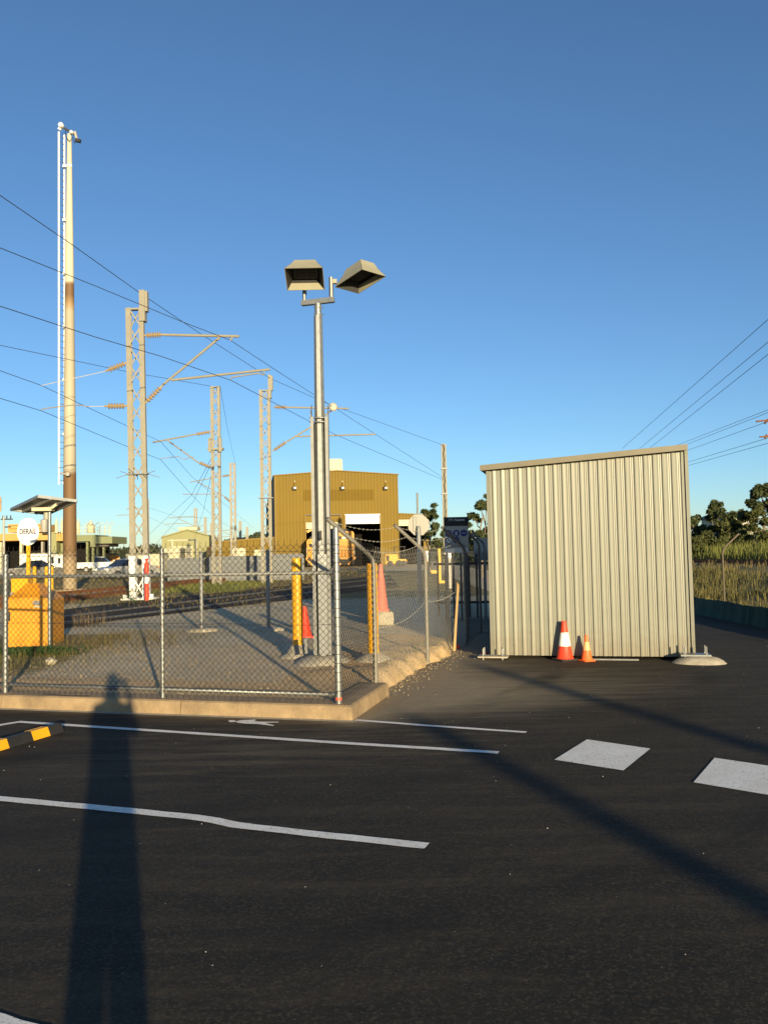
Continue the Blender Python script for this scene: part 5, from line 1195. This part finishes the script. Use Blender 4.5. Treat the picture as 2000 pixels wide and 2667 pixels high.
# blades of grass
def blades(name, pts, hmin, hmax, mat, wd=.018, bend=.35, label=None, parent=None):
    n = len(pts); r = RNG; h = r.uniform(hmin, hmax, n); a = r.uniform(0, 2*np.pi, n); b = r.uniform(0, 2*np.pi, n); bd = r.uniform(.1, 1, n)*bend*h
    p = np.asarray(pts); ux, uy = np.cos(a)*wd/2, np.sin(a)*wd/2
    v = np.zeros((n, 5, 3)); v[:, 0] = p; v[:, 1] = p; v[:, 0, 0] -= ux; v[:, 0, 1] -= uy; v[:, 1, 0] += ux; v[:, 1, 1] += uy
    mid = p.copy(); mid[:, 2] += h*.6; mid[:, 0] += np.cos(b)*bd*.3; mid[:, 1] += np.sin(b)*bd*.3
    v[:, 2] = mid; v[:, 3] = mid; v[:, 2, 0] += ux*.7; v[:, 2, 1] += uy*.7; v[:, 3, 0] -= ux*.7; v[:, 3, 1] -= uy*.7
    tip = p.copy(); tip[:, 2] += h; tip[:, 0] += np.cos(b)*bd; tip[:, 1] += np.sin(b)*bd; v[:, 4] = tip
    k = np.arange(n)*5; f = np.stack([k, k+1, k+2, k+3], -1).tolist()+np.stack([k+3, k+2, k+4], -1).tolist()
    me = bpy.data.meshes.new(name); me.from_pydata(v.reshape(-1, 3).tolist(), [], f); o = link(name, me, mat, parent, kind='stuff')
    if label: o['label'] = label; o['category'] = 'grass'
    return o
def scatter(n, x0, x1, y0, y1, keep=None):
    x = RNG.uniform(x0, x1, n); y = RNG.uniform(y0, y1, n)
    if keep is not None: m = keep(x, y); x, y = x[m], y[m]
    return np.stack([x, y, ground_z(x, y)-.02], -1)
def clumpy(x, y): return (np.sin(x*1.9+2*np.sin(y*.8))+np.sin(y*1.4+x*.6)+RNG.uniform(-1.6, 1.6, len(x))) > -.6
blades('bank_grass', scatter(30000, 8.3, 13.4, 14, 46, clumpy), .08, .34, 'grass_olive', .018, label='dry straw-coloured grass on the bank below the rails')
blades('verge_grass', scatter(22000, 16.5, 30, 26, 70, clumpy), .5, 1.2, 'grass_green', .05, label='tall green grass beyond the rails at right')
blades('verge_seed_grass', scatter(900, 13.2, 15.4, 20, 44), .1, .34, 'grass_dry', .02, label='seeding grass along the near rail')
def near_cab(x, y): return (np.hypot((x+6.2)/1.6, (y-12.6)/1.3)+RNG.uniform(-.3, .5, len(x))) < 1
blades('yard_grass', scatter(5200, -8.2, -4.2, 11, 15.2, near_cab), .04, .22, 'grass_olive', .007, label='green grass growing in front of the orange cabinet')
def rim(x, y): return (np.hypot((x+4.7)/1.1, (y-15.0)/1.5)+RNG.uniform(-.5, .5, len(x))) < 1
blades('yard_dry_grass', scatter(3600, -6.5, -3.2, 12.5, 17, rim), .04, .2, 'grass_dry', .008, label='dry grass right of the orange cabinet')
def tr2(x, y): return RNG.uniform(0, 1, len(x)) < .8
blades('track_grass', scatter(15000, -18, -3.5, 24, 52, lambda x, y: clumpy(x, y) & (RNG.uniform(0, 1, len(x)) < .8)), .04, .17, 'grass_dry', .02, label='dry grass along the rusty rails')
blades('track_green_grass', scatter(5000, -10.5, -6.0, 34, 47, clumpy), .05, .22, 'grass_green', .02, label='green grass before the barrier panels')
blades('far_grass', scatter(9000, -40, 0, 52, 95, clumpy), .08, .25, 'grass_dry', .05, label='dry grass between the far tracks')
def berm(x, y): return (np.abs((x-(.05+(y-10.2)*.30))+.55) < .35)
blades('berm_grass', scatter(1300, -1.2, 1.4, 11.2, 15.5, lambda x, y: np.abs(x-(-.1+(y-10.2)*.31)+.1+RNG.uniform(-.2, .2, len(x))) < .22), .03, .13, 'grass_green', .007, label='thin grass on the soil under the old fence')
c = G(196, 1640, .2)
rp_ = np.stack([RNG.normal(c.x+.05, .28, 160), RNG.normal(c.y+.6, .14, 160), np.zeros(160)], -1); rp_[:, 2] = ground_z(rp_[:, 0], rp_[:, 1])-.02
blades('dead_reeds', rp_, .2, .5, 'reed', .008, .5, label='clump of dead reeds right of the orange cabinet')
# leafy weed mat
def weedmat(name, n, cx, cy, rx, ry, hz, label):
    x = RNG.normal(cx, rx, n); y = RNG.normal(cy, ry, n); z = ground_z(x, y)+RNG.uniform(0, hz, n)
    th = RNG.uniform(0, 2*np.pi, n); sz_ = RNG.uniform(.02, .045, n); v = np.zeros((n, 4, 3))
    for j, (a, b_) in enumerate(((-1, 0), (0, -.6), (1, 0), (0, .6))):
        v[:, j, 0] = x+(a*np.cos(th)-b_*np.sin(th))*sz_; v[:, j, 1] = y+(a*np.sin(th)+b_*np.cos(th))*sz_; v[:, j, 2] = z+a*sz_*.5*np.sin(th*3)+abs(b_)*.01
    k = np.arange(n)*4; me = bpy.data.meshes.new(name); me.from_pydata(v.reshape(-1, 3).tolist(), [], np.stack([k, k+1, k+2, k+3], -1).tolist()); o = link(name, me, 'weed', kind='stuff'); o['label'] = label; o['category'] = 'weeds'
wp = G(70, 1705, .18); weedmat('weed_mat', 1500, wp.x+.05, wp.y, .35, .12, .12, 'dark green weed mat in front of the orange cabinet')
wp = G(345, 1572, .2); weedmat('weed_clump', 260, wp.x, wp.y, .13, .1, .5, 'weed clump at the white mast foot')
wp = G(570, 1540, .2); weedmat('weed_bush', 500, wp.x, wp.y-.4, .7, .5, .35, 'low weeds before the grey barriers')

# stones
def stones(name, P3, smin, smax, mat, label):
    base = np.array([(1, 0, 0), (-1, 0, 0), (0, 1, 0), (0, -1, 0), (0, 0, 1), (0, 0, -1)], float); fc = [(0, 2, 4), (2, 1, 4), (1, 3, 4), (3, 0, 4), (2, 0, 5), (1, 2, 5), (3, 1, 5), (0, 3, 5)]
    n = len(P3); s_ = RNG.uniform(smin, smax, n)**1.0; v = base[None]*s_[:, None, None]*RNG.uniform(.5, 1.2, (n, 6, 1)); v[:, :, 2] *= .6
    th = RNG.uniform(0, 6.28, n); c_, s2 = np.cos(th)[:, None], np.sin(th)[:, None]; vx = v[:, :, 0]*c_-v[:, :, 1]*s2; vy = v[:, :, 0]*s2+v[:, :, 1]*c_; v[:, :, 0] = vx; v[:, :, 1] = vy
    v += np.asarray(P3)[:, None]; f = [(a+6*i, b+6*i, c+6*i) for i in range(n) for a, b, c in fc]
    me = bpy.data.meshes.new(name); me.from_pydata(v.reshape(-1, 3).tolist(), [], f); o = link(name, me, mat, kind='stuff'); o['label'] = label; o['category'] = 'stones'
sp_ = scatter(4200, -6.0, -.3, 9.3, 14.5, lambda x, y: seg_dist(x, y, YARD) > .4); stones('yard_stones', sp_+[0, 0, .02], .006, .022, 'stone', 'loose gravel stones inside the fence')
sp_ = scatter(5200, -1.0, 1.6, 9.8, 14.4, lambda x, y: (np.abs(seg_dist(x, y, YARD)-.10) < np.abs(RNG.normal(0, .22, len(x))))); sp_[:, 2] = np.maximum(sp_[:, 2]+.02, .0); stones('berm_rubble', sp_+[0, 0, .001], .004, .02, 'stone', 'pale rubble spilling from the broken kerb end')
x = RNG.uniform(-6, 7.5, 900); y = 2.2+12.8*RNG.uniform(0, 1, 900)**.7; keep = (seg_dist(x, y, YARD) < -.1); cpt = np.stack([x, y, np.full(900, .002)], -1)[keep]
stones('asphalt_chips', cpt[::2], .001, .0055, 'chip', 'tiny pale chips scattered over the asphalt')
for px, py, s_, lab in ((133, 1722, .085, 'large pale stone lying before the solar panel pole'), (18, 1712, .06, 'pale stone beside the left fence post')):
    b = G(px, py, .2); rr = random.Random(px); bm = bmesh.new(); bmesh.ops.create_icosphere(bm, subdivisions=2, radius=s_)
    for v in bm.verts: v.co *= 1+rr.uniform(-.14, .14); v.co.z *= .8
    me = bpy.data.meshes.new('rock'); bm.to_mesh(me); bm.free(); tag(link('loose_rock', me, 'pale_concrete', None, (b.x, b.y, gz(b.x, b.y)+s_*.4)), lab, 'rock', 'pale loose rocks')

# ================================================================== trees
def tree(label, base, h, spread, seed, mat='leaf', n_limb=9, leaves=2600, lsize=.16, trunk=.14, clump=.55, low=.35, name='gum_tree'):
    rr = random.Random(seed); rg = np.random.default_rng(seed); b = Vector(base)
    t = thing(name, label, 'tree', b, 0, 'trees')
    mb = MB(); tw = [V(0, 0, -.2)]; 
    for k in range(1, 6): tw.append(V(rr.uniform(-.1, .1)*h*.1*k/2, rr.uniform(-.1, .1)*h*.1*k/2, h*.75*k/5))
    mb.tube(tw, [trunk*(1-.14*k) for k in range(6)], 8); tips = [tw[-1]+V(0, 0, h*.1)]
    for k in range(n_limb):
        s0 = tw[2+k % 4]; a = k*2.4+rr.uniform(-.4, .4); rad = spread*rr.uniform(.55, 1.0); zt_ = h*(low+(1-low)*(.15+.85*((k+.5)/n_limb)))*rr.uniform(.92, 1.03)
        if zt_ > h*.8: rad *= .65
        e = V(math.cos(a)*rad, math.sin(a)*rad, zt_); m_ = s0.lerp(e, .5)+V(0, 0, -.05*h)
        mb.tube([s0, m_, e], [trunk*.45, trunk*.28, trunk*.1], 6); tips.append(e)
        for q in range(2):
            e2 = m_.lerp(e, rr.uniform(.3, .9))+V(rr.uniform(-1, 1), rr.uniform(-1, 1), rr.uniform(-.2, .8))*spread*.3; mb.tube([m_.lerp(e, .3), e2], [trunk*.2, trunk*.06], 5); tips.append(e2)
    mb.build('trunk', 'bark', t, smooth='auto')
    tips = np.array([tuple(p) for p in tips]); ci = rg.integers(0, len(tips), leaves); cs = rg.uniform(.45, 1.0, len(tips))*clump
    off_ = rg.normal(0, 1, (leaves, 3)); off_ /= np.linalg.norm(off_, axis=1)[:, None]; off_ *= (rg.uniform(0, 1, leaves)**.45)[:, None]*cs[ci][:, None]; off_[:, 2] *= .7
    c = tips[ci]+off_; a1 = rg.normal(0, 1, (leaves, 3)); a1 /= np.linalg.norm(a1, axis=1)[:, None]; a2 = np.cross(a1, rg.normal(0, 1, (leaves, 3))); a2 /= np.linalg.norm(a2, axis=1)[:, None]
    s_ = rg.uniform(.5, 1.2, leaves)[:, None]*lsize; v = np.stack([c-a1*s_, c-a2*s_*.4, c+a1*s_, c+a2*s_*.4], 1)
    k = np.arange(leaves)*4; me = bpy.data.meshes.new('crown'); me.from_pydata(v.reshape(-1, 3).tolist(), [], np.stack([k, k+1, k+2, k+3], -1).tolist()); link('crown', me, mat, t)
    return t
def treeat(label, px, base_py, top_py, D, wpx, seed, **kw):
    b = P(px, base_py, D); z = max(gz(b.x, D), .1); h = P(px, top_py, D).z-z; s_ = D/F
    return tree(label, (b.x, D, z), h, wpx*s_/2, seed, lsize=.0034*D*kw.pop('ls', 1), clump=wpx*s_*.145*kw.pop('cl', 1), trunk=h*.022, **kw)
treeat('small gum tree behind the octagonal sign', 1118, 1440, 1308, 62, 60, 3, leaves=2600, low=.3)
treeat('dark dense tree between the plain lattice mast and shed', 1212, 1440, 1335, 50, 60, 4, leaves=4200, low=.1)
treeat('tall dark tree directly left of the shed', 1256, 1440, 1290, 48, 90, 5, leaves=5200, low=.15)
treeat('dark bush low behind the notice board', 1170, 1445, 1365, 58, 70, 6, leaves=3000, low=.05)
treeat('round-headed gum tree right of the shed', 1864, 1405, 1307, 66, 62, 11, leaves=3200, low=.62, cl=1.1)
treeat('bushy dark tree touching the shed at right', 1805, 1405, 1342, 60, 70, 12, leaves=4200, low=.08, cl=1.2)
treeat('olive tree in the middle of the right-hand thicket', 1872, 1410, 1352, 58, 90, 13, leaves=5200, low=.05, mat='leaf_olive', cl=1.1)
treeat('tall dark gum at the right edge', 1990, 1410, 1250, 56, 120, 14, leaves=7000, low=.28)
treeat('leafy olive tree below the tall edge gum', 1965, 1412, 1318, 52, 90, 15, leaves=5600, low=.06, mat='leaf_olive')
treeat('small olive bush before the grey house', 1925, 1412, 1345, 54, 46, 16, leaves=2600, low=.1, mat='leaf_olive')
treeat('dark tree behind the grey house gable', 1918, 1405, 1330, 80, 70, 17, leaves=3000, low=.1)
treeat('low shrub in the grass right beside the shed', 1822, 1430, 1392, 46, 80, 18, leaves=3600, low=.05, mat='leaf_olive', name='shrub')
# house among the trees
b = P(1925, 1400, 90); t = thing('house', 'grey house with a gable half hidden among the trees', 'house', (b.x, 90, gz(b.x, 90)))
o_ = Vector(t.location); pts = [P(x, y, 90)-o_ for x, y in ((1884, 1405), (1962, 1405), (1962, 1345), (1902, 1337), (1884, 1344))]
for i in (0, 1): pts[i].z = -.3
MB().prism(pts, (1, 9, 0)).build('walls', 'tank', t)
for a, b_ in ((pts[4]-V(.3, 0, .1), pts[3]), (pts[3], pts[2])): MB().hexa([a+V(0, -.4, 0), b_+V(0, -.4, 0), b_+V(1, 9.4, 0), a+V(1, 9.4, 0), a+V(0, -.4, .2), b_+V(0, -.4, .2), b_+V(1, 9.4, .2), a+V(1, 9.4, .2)]).build('roof_slope', 'greypanel', t)
for px in (1896, 1901): q = P(px, 1356, 89.8)-o_; MB().box((q.x, -.1, q.z), (.12, .08, .55)).build('window', 'white', t)

# wooded ridges far away, each tree clump a mass
def ridge(name, x0, x1, D, prof, label, n=2600):
    vs_, fs = [], []; rg = np.random.default_rng(int(D))
    xs = np.linspace(x0, x1, 60); top_ = np.interp(xs, [p[0] for p in prof], [p[1] for p in prof])
    mb = MB(); pts_f = [P(x, y, D) for x, y in zip(xs, top_)]
    for a, c in zip(pts_f[:-1], pts_f[1:]):
        mb.add([(a.x, D-60, -1), (c.x, D-60, -1), (c.x, D, c.z-3.5), (a.x, D, a.z-3.5), (a.x, D+120, -1), (c.x, D+120, -1)], [(0, 1, 2, 3), (3, 2, 5, 4)])
    struct(mb.build('hill', 'wood_far'))
    i = rg.integers(0, 59, n); f_ = rg.uniform(0, 1, n); q = np.array([tuple(p) for p in pts_f]); c = q[i]*(1-f_[:, None])+q[i+1]*f_[:, None]
    dpt = rg.uniform(0, 1, n); c[:, 1] -= dpt*40; c[:, 2] = (c[:, 2]+1)*(1-dpt*.65)-1-rg.uniform(0, 3.0, n); s_ = rg.uniform(.8, 2.4, n)[:, None]
    a1 = rg.normal(0, 1, (n, 3)); a1 /= np.linalg.norm(a1, axis=1)[:, None]; a2 = np.cross(a1, rg.normal(0, 1, (n, 3))); a2 /= np.linalg.norm(a2, axis=1)[:, None]
    v = np.stack([c-a1*s_, c-a2*s_*.8, c+a1*s_, c+a2*s_*.8], 1); k = np.arange(n)*4
    me = bpy.data.meshes.new(name); me.from_pydata(v.reshape(-1, 3).tolist(), [], np.stack([k, k+1, k+2, k+3], -1).tolist()); o = link(name, me, 'wood_far', kind='stuff'); o['label'] = label; o['category'] = 'wood'
ridge('distant_wood', 560, 760, 620, [(560, 1412), (600, 1404), (640, 1398), (672, 1388), (700, 1390), (760, 1384)], 'wooded rise on the skyline left of the depot')
ridge('distant_wood', -400, 600, 900, [(-400, 1432), (0, 1436), (200, 1430), (330, 1424), (400, 1415), (450, 1424), (600, 1420)], 'long low wooded skyline behind the left buildings', 5000)
ridge('distant_wood', 1000, 2500, 700, [(1000, 1405), (1200, 1398), (1500, 1396), (2000, 1385), (2500, 1388)], 'low wooded skyline behind the shed', 6000)

# ================================================================== behind the camera: what throws the long shadows
def shadow_post(tip, dist, r_, lab):
    tip = Vector((tip.x, tip.y, 0)); hz = Vector((ldir.x, ldir.y, 0)); hh = math.tan(SUN_EL)*dist; base = tip-hz.normalized()*dist
    t = thing('sign_post', lab, 'post', (base.x, base.y, 0), 0, 'posts behind the viewer')
    MB().lathe([(r_, 0), (r_, hh-.05), (r_*.7, hh)], 16).build('shaft', 'galv_dull', t, smooth='auto'); MB().lathe([(.3, 0), (.3, .05)], 16).build('footing', 'pale_concrete', t)
shadow_post(G(1075, 1868), 24, .125, 'thick post throwing the nearer diagonal shadow over the asphalt')
shadow_post(G(1235, 1730), 30, .14, 'thick post throwing the farther diagonal shadow over the asphalt')
# the photographer
hz = Vector((ldir.x, ldir.y)).normalized(); pb = -hz*.42+Vector((-.04, 0))
J = {}; E = []; Rr = []
def jt(nm, p, r_, par=None):
    J[nm] = len(Rr); Rr.append((Vector(p), r_))
    if par: E.append((J[par], J[nm]))
jt('pelvis', (0, 0, .98), (.165, .115)); jt('waist', (0, 0, 1.12), (.15, .11), 'pelvis'); jt('chest', (0, .0, 1.33), (.175, .12), 'waist'); jt('neckbase', (0, .0, 1.50), (.13, .085), 'chest'); jt('neck', (0, .02, 1.57), (.08, .07), 'neckbase')
jt('head', (0, .04, 1.67), (.092, .105), 'neck'); jt('crown', (0, .03, 1.79), (.085, .095), 'head'); jt('top', (0, .02, 1.85), (.05, .05), 'crown')
for s_, nm in ((-1, 'l'), (1, 'r')):
    jt('hip'+nm, (s_*.080, 0, .90), (.098, .10), 'pelvis'); jt('knee'+nm, (s_*.082, .01, .50), (.080, .078), 'hip'+nm); jt('ankle'+nm, (s_*.085, -.02, .09), (.068, .06), 'knee'+nm); jt('toe'+nm, (s_*.10, .14, .035), (.042, .03), 'ankle'+nm)
    jt('sh'+nm, (s_*.17, 0, 1.46), (.075, .07), 'chest'); jt('el'+nm, (s_*.20, .12, 1.22), (.055, .055), 'sh'+nm); jt('wr'+nm, (s_*.10, .30, 1.55), (.030, .028), 'el'+nm); jt('pm'+nm, (s_*.075, .34, 1.62), (.038, .018), 'wr'+nm)
    for q in range(4):
        jt('f%d%s' % (q, nm), (s_*(.060), .352, 1.635+.018*q), (.010, .009), 'pm'+nm); jt('g%d%s' % (q, nm), (s_*(.040), .372, 1.640+.019*q), (.009, .008), 'f%d%s' % (q, nm))
    jt('th'+nm, (s_*.05, .325, 1.64), (.012, .011), 'pm'+nm); jt('tg'+nm, (s_*.03, .33, 1.665), (.010, .009), 'th'+nm)
me = bpy.data.meshes.new('person'); me.from_pydata([tuple(p) for p, r_ in Rr], E, []); 
per = link('person', me, 'skin', None, (pb.x, pb.y, 0)); bpy.context.view_layer.objects.active = per
tag(per, 'person holding up a phone, shown only by the long shadow on the asphalt', 'person')
md = per.modifiers.new('skin', 'SKIN'); md.use_smooth_shade = True
if not me.skin_vertices: me.skin_vertices.new() if hasattr(me.skin_vertices, 'new') else None
sk = me.skin_vertices[0].data
for i, (p, r_) in enumerate(Rr): sk[i].radius = r_
sk[0].use_root = True
per.modifiers.new('sub', 'SUBSURF').levels = 2
ph = MB().box((0, .358, 1.68), (.155, .008, .078)).build('phone', 'black', None, (pb.x, pb.y, 0)); tag(ph, 'dark phone held up in both hands of the person', 'phone')
